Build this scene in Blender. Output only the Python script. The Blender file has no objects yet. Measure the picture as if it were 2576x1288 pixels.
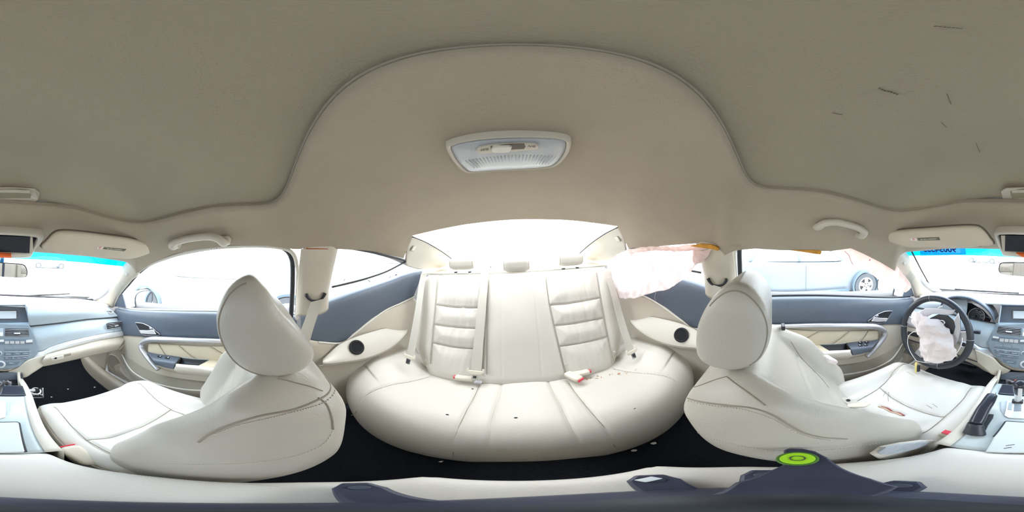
import bpy, bmesh, math, random
from math import sin, cos, tan, pi, radians, exp, sqrt, atan2
from mathutils import Vector as V, Matrix, noise

random.seed(4)
SC = bpy.context.scene
COL = SC.collection

# ------------------------------------------------------------------ camera, sky, exposure
# world frame: car floor z=0, car points to -Y, driver side +X.  The 360 camera stands on the armrest.
YAW, ROLL = radians(1.4), radians(2.8)
CAM = V((0, 0, .95))
cd = bpy.data.cameras.new('camera')
cam = bpy.data.objects.new('camera', cd)
COL.objects.link(cam)
cd.type = 'PANO'
cd.panorama_type = 'EQUIRECTANGULAR'
cd.latitude_min, cd.latitude_max = -pi / 2, pi / 2
cd.longitude_min, cd.longitude_max = -pi, pi
cd.clip_start, cd.clip_end = .005, 500
ca, sa = cos(ROLL), sin(ROLL)
cy_, sy_ = cos(YAW), sin(YAW)
def c2w(a, b, c):                       # camera right / forward / up -> world
    x, y, z = a * cy_ - b * sy_, a * sy_ + b * cy_, c
    return V((x * ca + z * sa, y, -x * sa + z * ca))
r_, f_, u_ = c2w(1, 0, 0), c2w(0, 1, 0), c2w(0, 0, 1)
cam.matrix_world = Matrix(((r_.x, u_.x, -f_.x, CAM.x), (r_.y, u_.y, -f_.y, CAM.y), (r_.z, u_.z, -f_.z, CAM.z), (0, 0, 0, 1)))
SC.camera = cam

SKY = 4.2
w = bpy.data.worlds.new('overcast_sky'); SC.world = w; w.use_nodes = True
nt = w.node_tree; bg = nt.nodes['Background']
# standard overcast sky: luminance grows from the horizon to the zenith as (1 + 2 sin h)
tcw = nt.nodes.new('ShaderNodeTexCoord'); sx_ = nt.nodes.new('ShaderNodeSeparateXYZ')
nt.links.new(tcw.outputs['Generated'], sx_.inputs[0])
mr_ = nt.nodes.new('ShaderNodeMapRange'); mr_.inputs['From Min'].default_value = 0; mr_.inputs['From Max'].default_value = 1
mr_.inputs['To Min'].default_value = SKY; mr_.inputs['To Max'].default_value = SKY * 3
nt.links.new(sx_.outputs['Z'], mr_.inputs['Value']); nt.links.new(mr_.outputs[0], bg.inputs[1])
bg.inputs[0].default_value = (.97, 1.0, 1.03, 1)

SC.view_settings.view_transform = 'Standard'
SC.view_settings.look = 'None'
SC.view_settings.exposure = -0.25
SC.view_settings.gamma = 1
SC.view_settings.use_curve_mapping = False
SC.cycles.max_bounces = 12
SC.cycles.diffuse_bounces = 7
SC.cycles.glossy_bounces = 4
SC.cycles.transparent_max_bounces = 24

# ------------------------------------------------------------------ measuring helpers
def ray(u, v):
    az = (u - 1288) / 2576 * 2 * pi; el = (644 - v) / 1288 * pi
    return c2w(sin(az) * cos(el), cos(az) * cos(el), sin(el))
def PL(u, v, p0, n):
    d = ray(u, v); n = V(n)
    return CAM + d * ((V(p0) - CAM).dot(n) / d.dot(n))
def X(u, v, x): return PL(u, v, (x, 0, 0), (1, 0, 0))
def Y(u, v, y): return PL(u, v, (0, y, 0), (0, 1, 0))
def Z(u, v, z): return PL(u, v, (0, 0, z), (0, 0, 1))
def mx(p, s): return V((abs(p[0]) * s if s else p[0], p[1], p[2]))

def cr(P, n, closed=False):
    P = [V(p) for p in P]
    k = len(P)
    if k == 1: return [P[0].copy() for _ in range(n)]
    d = [0.0]
    m = k if closed else k - 1
    for i in range(m): d.append(d[-1] + max(1e-6, (P[(i + 1) % k] - P[i]).length))
    out = []
    for j in range(n):
        s = d[-1] * j / (n if closed else n - 1)
        i = 0
        while i < m - 1 and d[i + 1] < s: i += 1
        t = (s - d[i]) / (d[i + 1] - d[i]); t = max(0, min(1, t))
        if closed: a, b, c, e = P[i - 1], P[i], P[(i + 1) % k], P[(i + 2) % k]
        else:
            b, c = P[i], P[i + 1]
            a = P[i - 1] if i > 0 else b * 2 - c
            e = P[i + 2] if i + 2 < k else c * 2 - b
        out.append(.5 * ((2 * b) + (c - a) * t + (2 * a - 5 * b + 4 * c - e) * t * t + (3 * b - a - 3 * c + e) * t ** 3))
    return out
def lin(P, n):
    P = [V(p) for p in P]; d = [0.0]
    for i in range(len(P) - 1): d.append(d[-1] + max(1e-6, (P[i + 1] - P[i]).length))
    out = []
    for j in range(n):
        s = d[-1] * j / (n - 1); i = 0
        while i < len(P) - 2 and d[i + 1] < s: i += 1
        t = (s - d[i]) / (d[i + 1] - d[i]); out.append(P[i].lerp(P[i + 1], t))
    return out

# ------------------------------------------------------------------ materials
MATS = {}
def mat(name, col, rough=.5, spec=.5, metal=0, noise_amt=0, noise_scale=60, bump=0, bump_scale=200, coat=0, stretch=None, sheen=0):
    if name in MATS: return MATS[name]
    m = bpy.data.materials.new(name); m.use_nodes = True
    t = m.node_tree; b = t.nodes['Principled BSDF']
    b.inputs['Base Color'].default_value = (*col, 1)
    b.inputs['Roughness'].default_value = rough
    b.inputs['Metallic'].default_value = metal
    b.inputs['Specular IOR Level'].default_value = spec
    b.inputs['Coat Weight'].default_value = coat
    if sheen: b.inputs['Sheen Weight'].default_value = sheen
    tc = t.nodes.new('ShaderNodeTexCoord')
    mp = t.nodes.new('ShaderNodeMapping'); t.links.new(tc.outputs['Object'], mp.inputs[0])
    if stretch: mp.inputs['Scale'].default_value = stretch
    if noise_amt:
        n = t.nodes.new('ShaderNodeTexNoise'); n.inputs['Scale'].default_value = noise_scale; n.inputs['Detail'].default_value = 4
        t.links.new(mp.outputs[0], n.inputs['Vector'])
        mixn = t.nodes.new('ShaderNodeMix'); mixn.data_type = 'RGBA'
        mixn.inputs['A'].default_value = (*[c * (1 - noise_amt) for c in col], 1)
        mixn.inputs['B'].default_value = (*[min(1, c * (1 + noise_amt)) for c in col], 1)
        t.links.new(n.outputs['Fac'], mixn.inputs['Factor'])
        t.links.new(mixn.outputs['Result'], b.inputs['Base Color'])
    if bump:
        n = t.nodes.new('ShaderNodeTexNoise'); n.inputs['Scale'].default_value = bump_scale; n.inputs['Detail'].default_value = 3
        t.links.new(mp.outputs[0], n.inputs['Vector'])
        bp = t.nodes.new('ShaderNodeBump'); bp.inputs['Strength'].default_value = bump; bp.inputs['Distance'].default_value = .002
        t.links.new(n.outputs['Fac'], bp.inputs['Height']); t.links.new(bp.outputs[0], b.inputs['Normal'])
    MATS[name] = m
    return m
def glass_mat(name, tint, refl=.05):
    m = bpy.data.materials.new(name); m.use_nodes = True; t = m.node_tree
    t.nodes.remove(t.nodes['Principled BSDF'])
    out = t.nodes['Material Output']
    tr = t.nodes.new('ShaderNodeBsdfTransparent'); tr.inputs[0].default_value = (*tint, 1)
    gl = t.nodes.new('ShaderNodeBsdfGlossy'); gl.inputs['Roughness'].default_value = .03
    mx_ = t.nodes.new('ShaderNodeMixShader'); mx_.inputs[0].default_value = refl
    t.links.new(tr.outputs[0], mx_.inputs[1]); t.links.new(gl.outputs[0], mx_.inputs[2]); t.links.new(mx_.outputs[0], out.inputs[0])
    MATS[name] = m
    return m
def cloth_mat(name, col, trans):
    m = bpy.data.materials.new(name); m.use_nodes = True; t = m.node_tree
    t.nodes.remove(t.nodes['Principled BSDF']); out = t.nodes['Material Output']
    a = t.nodes.new('ShaderNodeBsdfDiffuse'); a.inputs[0].default_value = (*col, 1)
    b = t.nodes.new('ShaderNodeBsdfTranslucent'); b.inputs[0].default_value = (*trans, 1)
    tc = t.nodes.new('ShaderNodeTexCoord'); n = t.nodes.new('ShaderNodeTexNoise'); n.inputs['Scale'].default_value = 35; n.inputs['Detail'].default_value = 5
    t.links.new(tc.outputs['Object'], n.inputs['Vector'])
    bp = t.nodes.new('ShaderNodeBump'); bp.inputs['Strength'].default_value = .35; bp.inputs['Distance'].default_value = .01
    t.links.new(n.outputs['Fac'], bp.inputs['Height']); t.links.new(bp.outputs[0], a.inputs['Normal'])
    mm = t.nodes.new('ShaderNodeMixShader'); mm.inputs[0].default_value = .45
    t.links.new(a.outputs[0], mm.inputs[1]); t.links.new(b.outputs[0], mm.inputs[2]); t.links.new(mm.outputs[0], out.inputs[0])
    MATS[name] = m
    return m

headliner_m = mat('headliner_fabric', (.39, .335, .262), .95, .1, noise_amt=.05, noise_scale=14, bump=.5, bump_scale=420, sheen=.1)
shade_m = mat('sunshade_fabric', (.345, .302, .23), .95, .1, noise_amt=.05, noise_scale=9, bump=.5, bump_scale=420, sheen=.1)
leather_m = mat('cream_leather', (.63, .60, .55), .42, .45, noise_amt=.04, noise_scale=6, bump=.25, bump_scale=260)
leather_worn_dim_m = mat('cream_leather_shiny_dim', (.48, .455, .405), .33, .5, noise_amt=.06, noise_scale=9, bump=.3, bump_scale=230)  # shiny worn leather; shade of the inward-facing seat parts darkens its colour
leather_white_m = mat('pale_leather', (.72, .70, .665), .45, .4, noise_amt=.03, noise_scale=5, bump=.2, bump_scale=260)
seam_m = mat('seam_thread', (.32, .28, .23), .8, .2)
thread_m = mat('pale_thread', (.66, .62, .55), .8, .2)
beige_m = mat('beige_plastic', (.56, .51, .43), .5, .35, noise_amt=.03, noise_scale=12, bump=.15, bump_scale=500)
beige_light_m = mat('pale_beige_plastic', (.68, .645, .58), .45, .35, bump=.12, bump_scale=500)
insert_m = mat('tan_insert', (.66, .58, .44), .6, .3, noise_amt=.05, noise_scale=20, bump=.2, bump_scale=400)
dark_m = mat('slate_plastic', (.10, .125, .165), .36, .5, noise_amt=.08, noise_scale=60, bump=.2, bump_scale=500)
dash_m = mat('blue_grey_plastic_lit', (.44, .51, .56), .4, .5, noise_amt=.04, noise_scale=30, bump=.15, bump_scale=500)  # slate door plastic with the windscreen light painted into its colour
stack_m = mat('stack_plastic', (.24, .29, .34), .38, .5, noise_amt=.05, noise_scale=50, bump=.15, bump_scale=500)
button_m = mat('button_plastic', (.15, .19, .24), .35, .5)
silver_m = mat('satin_silver', (.55, .55, .58), .32, .5, metal=.55)
silver_light_m = mat('bright_silver', (.78, .78, .80), .3, .5, metal=.4)
chrome_m = mat('chrome', (.85, .86, .88), .12, .5, metal=1)
black_m = mat('black_plastic', (.02, .022, .028), .45, .5)
gloss_black_m = mat('gloss_black', (.03, .035, .05), .18, .5)
rubber_m = mat('black_rubber', (.018, .018, .022), .7, .3)
carpet_m = mat('charcoal_carpet', (.017, .020, .026), 1, .05, noise_amt=.5, noise_scale=180, bump=.8, bump_scale=500)
belt_m = mat('belt_webbing', (.58, .555, .50), .75, .2, bump=.3, bump_scale=700)
belt_plastic_m = mat('belt_plastic', (.70, .65, .56), .5, .3)
red_m = mat('red_button', (.75, .03, .07), .4, .5)
orange_m = mat('orange_plastic', (.95, .16, .02), .4, .5)
foam_m = mat('torn_orange_foam', (.62, .30, .06), .9, .1, noise_amt=.5, noise_scale=90)
rust_m = mat('rust_stain', (.38, .12, .05), .9, .1, noise_amt=.4, noise_scale=200)
lens_m = mat('lamp_lens', (.46, .48, .50), .16, .6, bump=.3, bump_scale=500)
white_m = mat('white_paper', (.85, .84, .82), .7, .2)
yellow_m = mat('yellow_tag', (.85, .72, .28), .6, .3)
green_m = mat('bubble_green', (.38, .75, .03), .25, .5)
mirror_m = mat('mirror_glass', (.9, .92, .93), .02, .5, metal=1)
leather_black_m = mat('black_wheel_leather', (.032, .038, .050), .36, .5, noise_amt=.1, noise_scale=60, bump=.3, bump_scale=300)
ink_m = mat('blue_ink', (.01, .03, .16), .6, .2)
label_print_m = mat('label_print', (.16, .16, .11), .7, .2)
label_white_m = mat('label_white', (.78, .74, .68), .7, .2)
screen_m = mat('lcd_grey', (.55, .60, .64), .15, .6)
letter_m = mat('pale_lettering', (.75, .8, .85), .5, .3)
carpaint_silver_m = mat('silver_blue_paint', (.20, .235, .28), .3, .5, coat=.3)
carpaint_white_m = mat('white_paint', (.82, .83, .84), .3, .5, coat=.5)
car_low_grey_m = mat('grey_blue_low_body', (.10, .15, .20), .3, .5, coat=.5)  # sills and wheel arches; on the white car a reflection painted as colour
car_glass_m = mat('sky_pale_car_glass', (.50, .56, .62), .08, .6)  # glass lightened: the sky's reflection is put into its base colour
tyre_m = mat('tyre_rubber', (.10, .11, .125), .8, .2)
dirt_m = mat('pale_gravel', (.58, .58, .56), .95, .1, noise_amt=.2, noise_scale=3, bump=.5, bump_scale=30)
tripod_m = mat('tripod_dark', (.040, .045, .080), .4, .5, noise_amt=.3, noise_scale=40)
tripod_grey_m = mat('tripod_grey', (.055, .07, .10), .5, .5, noise_amt=.2, noise_scale=40)
door_shell_m = mat('body_panel', (.35, .35, .36), .6, .3)
glass_m = glass_mat('window_glass', (.93, .96, .96))
glass_hazy_m = glass_mat('dusty_window_glass', (.88, .92, .93))
tint_m = glass_mat('blue_sun_strip', (.0, .34, .62), .03)
tint_dark_m = glass_mat('blue_label', (.2, .42, .80), .03)
airbag_m = cloth_mat('airbag_cloth', (.97, .94, .94), (.97, .86, .85))
airbag_pink_m = cloth_mat('thin_pink_cloth', (.94, .85, .83), (.98, .80, .75))

# ------------------------------------------------------------------ object helpers
def link(name, me, m=None, parent=None, smooth=True):
    o = bpy.data.objects.new(name, me); COL.objects.link(o)
    if m: me.materials.append(m)
    if smooth:
        for p in me.polygons: p.use_smooth = True
    if parent: o.parent = parent
    return o
def tag(o, label=None, cat=None, group=None, kind=None):
    if label: o['label'] = label
    if cat: o['category'] = cat
    if group: o['group'] = group
    if kind: o['kind'] = kind
    return o
def empty(name, loc, label=None, cat=None, group=None, kind=None):
    o = bpy.data.objects.new(name, None); COL.objects.link(o); o.location = loc; o.empty_display_size = .05
    return tag(o, label, cat, group, kind)
def fix(o, parent):          # parent keeping world-space mesh coordinates
    if parent:
        o.parent = parent
        t = V((0, 0, 0)); p = parent
        while p: t += p.location; p = p.parent
        o.location = o.location - t
    return o
from mathutils.bvhtree import BVHTree
GEO = {}; BVH = {}
def hit(o, u, v, off=.0, want_n=False):
    if o.name not in BVH: BVH[o.name] = BVHTree.FromPolygons(*GEO[o.name])
    d = ray(u, v); loc, nn, i, dist = BVH[o.name].ray_cast(CAM, d)
    if loc is None: return None
    if nn.dot(d) > 0: nn = -nn
    if want_n: return loc, nn
    return loc + nn * off
def mesh(name, vs, fs, m, parent=None, smooth=True, solid=0, bevel=0, sub=0, auto=False, off=-1):
    me = bpy.data.meshes.new(name); me.from_pydata([tuple(v) for v in vs], [], fs); me.validate(); me.update()
    bm = bmesh.new(); bm.from_mesh(me); bmesh.ops.recalc_face_normals(bm, faces=bm.faces); bm.to_mesh(me); bm.free()
    o = link(name, me, m, None, smooth)
    if len(vs) > 300: GEO[o.name] = ([V(v) for v in vs], fs)
    if solid:
        md = o.modifiers.new('solid', 'SOLIDIFY'); md.thickness = solid; md.offset = 0
    if bevel:
        md = o.modifiers.new('bevel', 'BEVEL'); md.width = bevel; md.segments = 2; md.limit_method = 'ANGLE'; md.angle_limit = radians(35)
        md.harden_normals = False
    if sub:
        md = o.modifiers.new('sub', 'SUBSURF'); md.levels = sub; md.render_levels = sub
    return fix(o, parent)
def gridfaces(nr, nc, wrap=False, off=0):
    fs = []
    for i in range(nr - 1):
        for j in range(nc if wrap else nc - 1):
            a = off + i * nc + j; b = off + i * nc + (j + 1) % nc
            fs.append((a, b, b + nc, a + nc))
    return fs
def patch(name, rows, m, parent=None, nu=24, nv=16, solid=.004, disp=None, straight=False, rowlin=False):
    f = lin if straight else cr
    R = [f(r, nu) for r in rows]
    cols = [(lin if rowlin else cr)([R[i][j] for i in range(len(R))], nv) for j in range(nu)]
    vs = [cols[j][i] for i in range(nv) for j in range(nu)]
    if disp: vs = [disp(v, (k % nu) / (nu - 1), (k // nu) / (nv - 1)) for k, v in enumerate(vs)]
    return mesh(name, vs, gridfaces(nv, nu), m, parent, solid=solid)
def prism(name, pts, n, th, m, parent=None, bevel=.001, smooth=False):
    """flat polygon pts (3D) given thickness th along n (towards the viewer)"""
    n = V(n).normalized(); k = len(pts); pts = [V(p) for p in pts]
    vs = [p + n * th for p in pts] + [p - n * .001 for p in pts]
    fs = [tuple(range(k)), tuple(range(2 * k - 1, k - 1, -1))] + [(i, (i + 1) % k, k + (i + 1) % k, k + i) for i in range(k)]
    return mesh(name, vs, fs, m, parent, smooth=False, bevel=bevel)
def rbox(name, c, size, m, parent=None, bevel=.004, rot=None, seg=3):
    bm = bmesh.new(); bmesh.ops.create_cube(bm, size=1)
    bmesh.ops.scale(bm, vec=size, verts=bm.verts)
    b = min(bevel, min(size) * .49)
    if b > 0: bmesh.ops.bevel(bm, geom=bm.edges[:], offset=b, segments=seg, affect='EDGES', profile=.5)
    if rot: bmesh.ops.transform(bm, matrix=rot.to_4x4(), verts=bm.verts)
    bmesh.ops.translate(bm, vec=V(c), verts=bm.verts)
    me = bpy.data.meshes.new(name); bm.to_mesh(me); bm.free()
    return fix(link(name, me, m), parent)
def frames(P, up=V((0, 0, 1))):
    out = []
    for i, p in enumerate(P):
        t = (P[min(i + 1, len(P) - 1)] - P[max(i - 1, 0)]).normalized()
        u = up - t * up.dot(t)
        if u.length < 1e-4: u = V((1, 0, 0)) - t * t.x
        u.normalize(); out.append((t, u, t.cross(u)))
    return out
def sweep(name, path, rad, m, parent=None, n=60, sides=10, closed=False, up=V((0, 0, 1)), flat=1.0, straight=False, rawpath=False):
    P = [V(p) for p in path] if rawpath else (cr(path, n, closed) if not straight else lin(path, n)); n = len(P)
    if closed:
        F = []
        for i in range(n):
            t = (P[(i + 1) % n] - P[i - 1]).normalized(); u = up - t * up.dot(t); u.normalize(); F.append((t, u, t.cross(u)))
    else: F = frames(P, up)
    vs = []
    for i, p in enumerate(P):
        r = rad(i / (n - 1)) if callable(rad) else rad
        t, u, b = F[i]
        for k in range(sides):
            a = 2 * pi * k / sides
            vs.append(p + u * cos(a) * r * flat + b * sin(a) * r)
    fs = gridfaces(n, sides, True)
    if closed:
        for j in range(sides):
            fs.append(((n - 1) * sides + j, (n - 1) * sides + (j + 1) % sides, (j + 1) % sides, j))
    else: fs += [tuple(range(sides)), tuple(range((n - 1) * sides, n * sides))]
    return mesh(name, vs, fs, m, parent)
def ribbon(name, path, wv, th, m, parent=None, n=40):
    """flat strap: wv = width vector (or function of t)"""
    P = cr(path, n); vs = []
    for i, p in enumerate(P):
        t = (P[min(i + 1, n - 1)] - P[max(i - 1, 0)]).normalized()
        wd = wv(i / (n - 1)) if callable(wv) else V(wv)
        nn = t.cross(wd).normalized() * th / 2
        vs += [p - wd / 2 + nn, p + wd / 2 + nn, p + wd / 2 - nn, p - wd / 2 - nn]
    fs = gridfaces(n, 4, True) + [(0, 1, 2, 3), tuple(range(4 * n - 4, 4 * n))]
    return mesh(name, vs, fs, m, parent, smooth=False)
def loft(name, rings, m, parent=None, cap=True):
    k = len(rings[0]); vs = [p for r in rings for p in r]
    fs = gridfaces(len(rings), k, True)
    if cap: fs += [tuple(range(k)), tuple(range((len(rings) - 1) * k, len(rings) * k))]
    return mesh(name, vs, fs, m, parent)
def disc(name, c, n, r, th, m, parent=None, seg=32, bevel=.001):
    n = V(n).normalized(); a = n.orthogonal().normalized(); b = n.cross(a); c = V(c)
    return prism(name, [c + a * cos(2 * pi * i / seg) * r + b * sin(2 * pi * i / seg) * r for i in range(seg)], n, th, m, parent, bevel)
def ring(name, c, n, r, tr, m, parent=None, seg=48, flat=1):
    n = V(n).normalized(); a = n.orthogonal().normalized(); b = n.cross(a); c = V(c)
    return sweep(name, [c + a * cos(2 * pi * i / seg) * r + b * sin(2 * pi * i / seg) * r for i in range(seg)], tr, m, parent, closed=True, up=n, rawpath=True, flat=flat, sides=8)
def text(name, body, p, xdir, ydir, size, m, parent=None, ext=.0004, mirror=False, cx='CENTER', bold=0):
    cu = bpy.data.curves.new(name, 'FONT'); cu.body = body; cu.size = size; cu.extrude = ext; cu.align_x = cx; cu.align_y = 'CENTER'; cu.resolution_u = 2; cu.offset = bold
    cu.materials.append(m)
    tmp = bpy.data.objects.new('tmp_text', cu); COL.objects.link(tmp)
    bpy.context.view_layer.update()
    me = bpy.data.meshes.new_from_object(tmp.evaluated_get(bpy.context.evaluated_depsgraph_get()))
    bpy.data.objects.remove(tmp); bpy.data.curves.remove(cu)
    if not me.materials: me.materials.append(m)
    o = bpy.data.objects.new(name, me); COL.objects.link(o)
    x = V(xdir).normalized(); y = V(ydir); y = (y - x * y.dot(x)).normalized(); z = x.cross(y)
    if mirror: x = -x
    if parent:
        o.parent = parent; t = V((0, 0, 0)); q = parent
        while q: t += q.location; q = q.parent
    else: t = V((0, 0, 0))
    p = V(p) - t
    o.matrix_basis = Matrix(((x.x, y.x, z.x, p.x), (x.y, y.y, z.y, p.y), (x.z, y.z, z.z, p.z), (0, 0, 0, 1)))
    return o
def pxline(o, name, px, r, m, parent=None, off=.0006, n=50, sides=6):
    # a seam or crease laid on the surface of o through the given points of the photograph
    P = [hit(o, q.x, q.y, off) for q in cr([(u, v, 0) for u, v in px], n)]
    P = [p for p in P if p is not None]
    Q = [P[0]]
    for p in P[1:]:
        if (p - Q[-1]).length < .08: Q.append(p)
    for _ in range(2): Q = [Q[0]] + [(Q[i - 1] + Q[i] * 2 + Q[i + 1]) / 4 for i in range(1, len(Q) - 1)] + [Q[-1]]
    return sweep(name, Q, r, m, parent or o, rawpath=True, sides=sides)
def stitches(o, name, px, m, parent=None, off=.001, n=60, r=.0009):
    vs_, fs_ = [], []
    P = [hit(o, q.x, q.y, off) for q in cr([(u, v, 0) for u, v in px], n * 2)]
    for i in range(0, len(P) - 1, 2):
        a, b = P[i], P[i + 1]
        if a is None or b is None or (b - a).length > .02: continue
        t = (b - a).normalized(); k = len(vs_); s1 = t.orthogonal().normalized() * r; s2 = t.cross(s1)
        for p in (a, b): vs_ += [p + s1, p + s2, p - s1, p - s2]
        fs_ += [(k, k + 1, k + 5, k + 4), (k + 1, k + 2, k + 6, k + 5), (k + 2, k + 3, k + 7, k + 6), (k + 3, k, k + 4, k + 7), (k, k + 1, k + 2, k + 3), (k + 4, k + 5, k + 6, k + 7)]
    o2_ = mesh(name, vs_, fs_, m, parent or o); o2_['kind'] = 'stuff'
    return o2_
def sstep(a, b, x):
    t = max(0, min(1, (x - a) / (b - a))); return t * t * (3 - 2 * t)
def segdist(px, py, seg):
    ax, ay, bx, by = seg; dx, dy = bx - ax, by - ay
    t = max(0, min(1, ((px - ax) * dx + (py - ay) * dy) / (dx * dx + dy * dy + 1e-12)))
    return sqrt((px - ax - t * dx) ** 2 + (py - ay - t * dy) ** 2)
def polysegs(P): return [(P[i][0], P[i][1], P[i + 1][0], P[i + 1][1]) for i in range(len(P) - 1)]

# ================================================================== STRUCTURE
def struct(o, label=None): return tag(o, label, None, None, 'structure')

# ------------------------------------------------------------------ ground and car shell
gp = mesh('ground', [(-60, -60, -.36), (60, -60, -.36), (60, 60, -.36), (-60, 60, -.36)], [(0, 1, 2, 3)], dirt_m, smooth=False)
struct(gp, 'pale gravel ground of the car lot outside the windows')

def base_z(x, y):
    z = 1.15 - .375 * x * x
    if y < -.3: z -= 1.9 * (y + .3) ** 2
    if y < -.12 and abs(x) > .2: z -= .55 * (abs(x) - .2) * (-.12 - y) * (1 - sstep(-.36, -.60, y) if False else 1)
    if y > .5: z -= .6 * (y - .5) ** 2
    return z

fl = patch('floor', [[(-.70, -1.25, .30), (0, -1.25, .30), (.70, -1.25, .30)], [(-.70, -1.12, .12), (0, -1.12, .14), (.70, -1.12, .12)],
                     [(-.70, -.95, .01), (0, -.95, .02), (.70, -.95, .01)], [(-.70, -.4, 0), (0, -.4, 0), (.70, -.4, 0)],
                     [(-.70, .1, 0), (0, .1, .03), (.70, .1, 0)], [(-.70, .42, .03), (0, .42, .05), (.70, .42, .03)], [(-.70, .50, .2), (0, .5, .22), (.70, .5, .2)]],
           carpet_m, nu=60, nv=80, solid=.01, disp=lambda p, a, b: p + V((0, 0, .13 * exp(-(p.x / .13) ** 4))) + V((0, 0, .004 * noise.noise(p * 14))))
struct(fl, 'charcoal carpet of the footwells with the centre tunnel')
# outer body panels that close the cabin below the windows
for s, nm in ((-1, 'wall_right'), (1, 'wall_left')):
    wl = patch(nm, [[(s * .84, -1.3, .62), (s * .86, -.3, .70), (s * .84, .5, .74), (s * .80, 1.35, .88)],
                    [(s * .87, -1.3, .3), (s * .89, -.3, .3), (s * .88, .5, .3), (s * .86, 1.35, .4)],
                    [(s * .80, -1.3, -.12), (s * .82, -.3, -.12), (s * .82, .5, -.12), (s * .8, 1.35, -.1)]], door_shell_m, solid=.01)
    struct(wl, 'outer body side of the car below the windows on the %s' % ('passenger side' if s < 0 else 'driver side'))
bh = mesh('wall_back', [(-.8, 1.36, .88), (.8, 1.36, .88), (.8, 1.36, -.1), (-.8, 1.36, -.1)], [(0, 1, 2, 3)], door_shell_m, solid=.01, smooth=False)
struct(bh, 'rear bulkhead behind the back seat')
fw = mesh('wall_front', [(-.84, -1.27, .64), (.84, -1.27, .64), (.84, -1.27, -.12), (-.84, -1.27, -.12)], [(0, 1, 2, 3)], door_shell_m, solid=.01, smooth=False)
struct(fw, 'front bulkhead of the car below the windscreen')
hood = patch('car_hood', [[(-.78, -1.24, .62), (0, -1.30, .66), (.78, -1.24, .62)], [(-.80, -1.7, .54), (0, -1.75, .58), (.80, -1.7, .54)], [(-.72, -2.15, .36), (0, -2.25, .40), (.72, -2.15, .36)]],
             carpaint_white_m, nu=30, nv=20, solid=.01)
tag(hood, 'pale bonnet of the car seen beyond the windscreen', 'bonnet')

# ------------------------------------------------------------------ ceiling (headliner) with the sunshade opening
NT = 240
def superrect(cx, cyf, ax, th, p=5.0):
    c, s = cos(th), sin(th)
    k = (abs(c) ** p + abs(s) ** p) ** (-1 / p)
    return k * c, k * s
def opening(th, grow=0):
    a, b = superrect(0, 0, 0, th, 9)
    x = a * (.40 + grow)
    if b > 0: y = -.15 + b * (.21 + grow)
    else: y = -.15 + b * (.222 + .095 * (1 - (x / .40) ** 2 if abs(x) < .4 else 0) + grow)
    if b > 0: y += .0
    return x, y
# outer boundary, clockwise angle order (atan2 around (0,-.05))
E_d = [X(u, v, x) for u, v, x in [(1582, 628, .60), (1640, 622, .585), (1700, 616, .575), (1760, 612, .565), (1800, 616, .56), (1822, 640, .56), (1850, 630, .555), (1900, 626, .55),
        (1960, 629, .55), (2030, 631, .55), (2090, 632, .555), (2140, 624, .56), (2175, 640, .565), (2215, 660, .575), (2252, 682, .585)]]
E_p = [V(p) for p in [(-.60, .75, .962), (-.59, .62, .984), (-.575, .45, 1.0), (-.56, .29, 1.005), (-.555, .21, 1.003), (-.55, .12, 1.0), (-.545, .02, 1.012), (-.545, -.10, 1.014), (-.55, -.22, 1.004),
       (-.56, -.33, .985), (-.575, -.43, .955), (-.588, -.52, .915), (-.60, -.573, .886)]]
OUT = [V((0, .735, 1.118)), V((.25, .72, 1.108)), V((.43, .68, 1.085)), V((.485, .64, 1.072)), V((.535, .68, 1.03))] + E_d + \
      [V((.583, -.585, .935)), V((.575, -.61, .955)), V((.40, -.645, .965)), V((.2, -.665, .972)), V((0, -.67, .975)), V((-.2, -.665, .972)), V((-.40, -.645, .965)), V((-.575, -.61, .955)), V((-.59, -.59, .93))] + \
      E_p[::-1] + [V((-.535, .68, 1.03)), V((-.485, .64, 1.072)), V((-.43, .68, 1.085)), V((-.25, .72, 1.108))]
OUTD = lin(OUT + [OUT[0]], 900)
def outer_at(th):
    best, bp = 9, None
    for p in OUTD:
        a = atan2(p.y + .05, p.x) - th; a = abs((a + pi) % (2 * pi) - pi)
        if a < best: best, bp = a, p
    return bp
vs = []; NR = 34
for i in range(NR):
    for j in range(NT):
        th = 2 * pi * j / NT
        ox, oy = opening(th)
        th2 = atan2(oy + .05, ox); b = outer_at(th2)
        if i == 0: vs.append(V((*opening(th, .004), base_z(ox, oy) + .022))); continue
        if i == 1: vs.append(V((*opening(th, -.001), base_z(ox, oy) + .012))); continue
        if i == 2: vs.append(V((*opening(th, .002), base_z(ox, oy) + .001))); continue
        t = (i - 3) / (NR - 4); t2 = t
        ox, oy = opening(th, .009)
        x, y = ox + (b.x - ox) * t2, oy + (b.y - oy) * t2
        z = base_z(x, y) + (b.z - base_z(b.x, b.y)) * t2 ** 2.6
        if b.x > .3: z += -.010 * sin(pi * t2) * t2 * (1 + .8 * noise.noise(V((x * 6, y * 5, 3))))
        # faint edge of the curved roof beam seen near the sides
        vs.append(V((x, y, z + .0015 * noise.noise(V((x * 9, y * 9, 0))))))
ceiling = mesh('ceiling', vs, gridfaces(NR, NT, True), headliner_m, solid=0)
struct(ceiling, 'taupe woven headliner of the car roof, sagging along the driver side')
P = [V((*opening(2 * pi * j / NT, -.001), 0)) for j in range(NT)]
for p in P: p.z = base_z(p.x, p.y) + .0095
sweep('opening_trim', P, .0022, seam_m, ceiling, closed=True, rawpath=True, sides=6)
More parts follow.
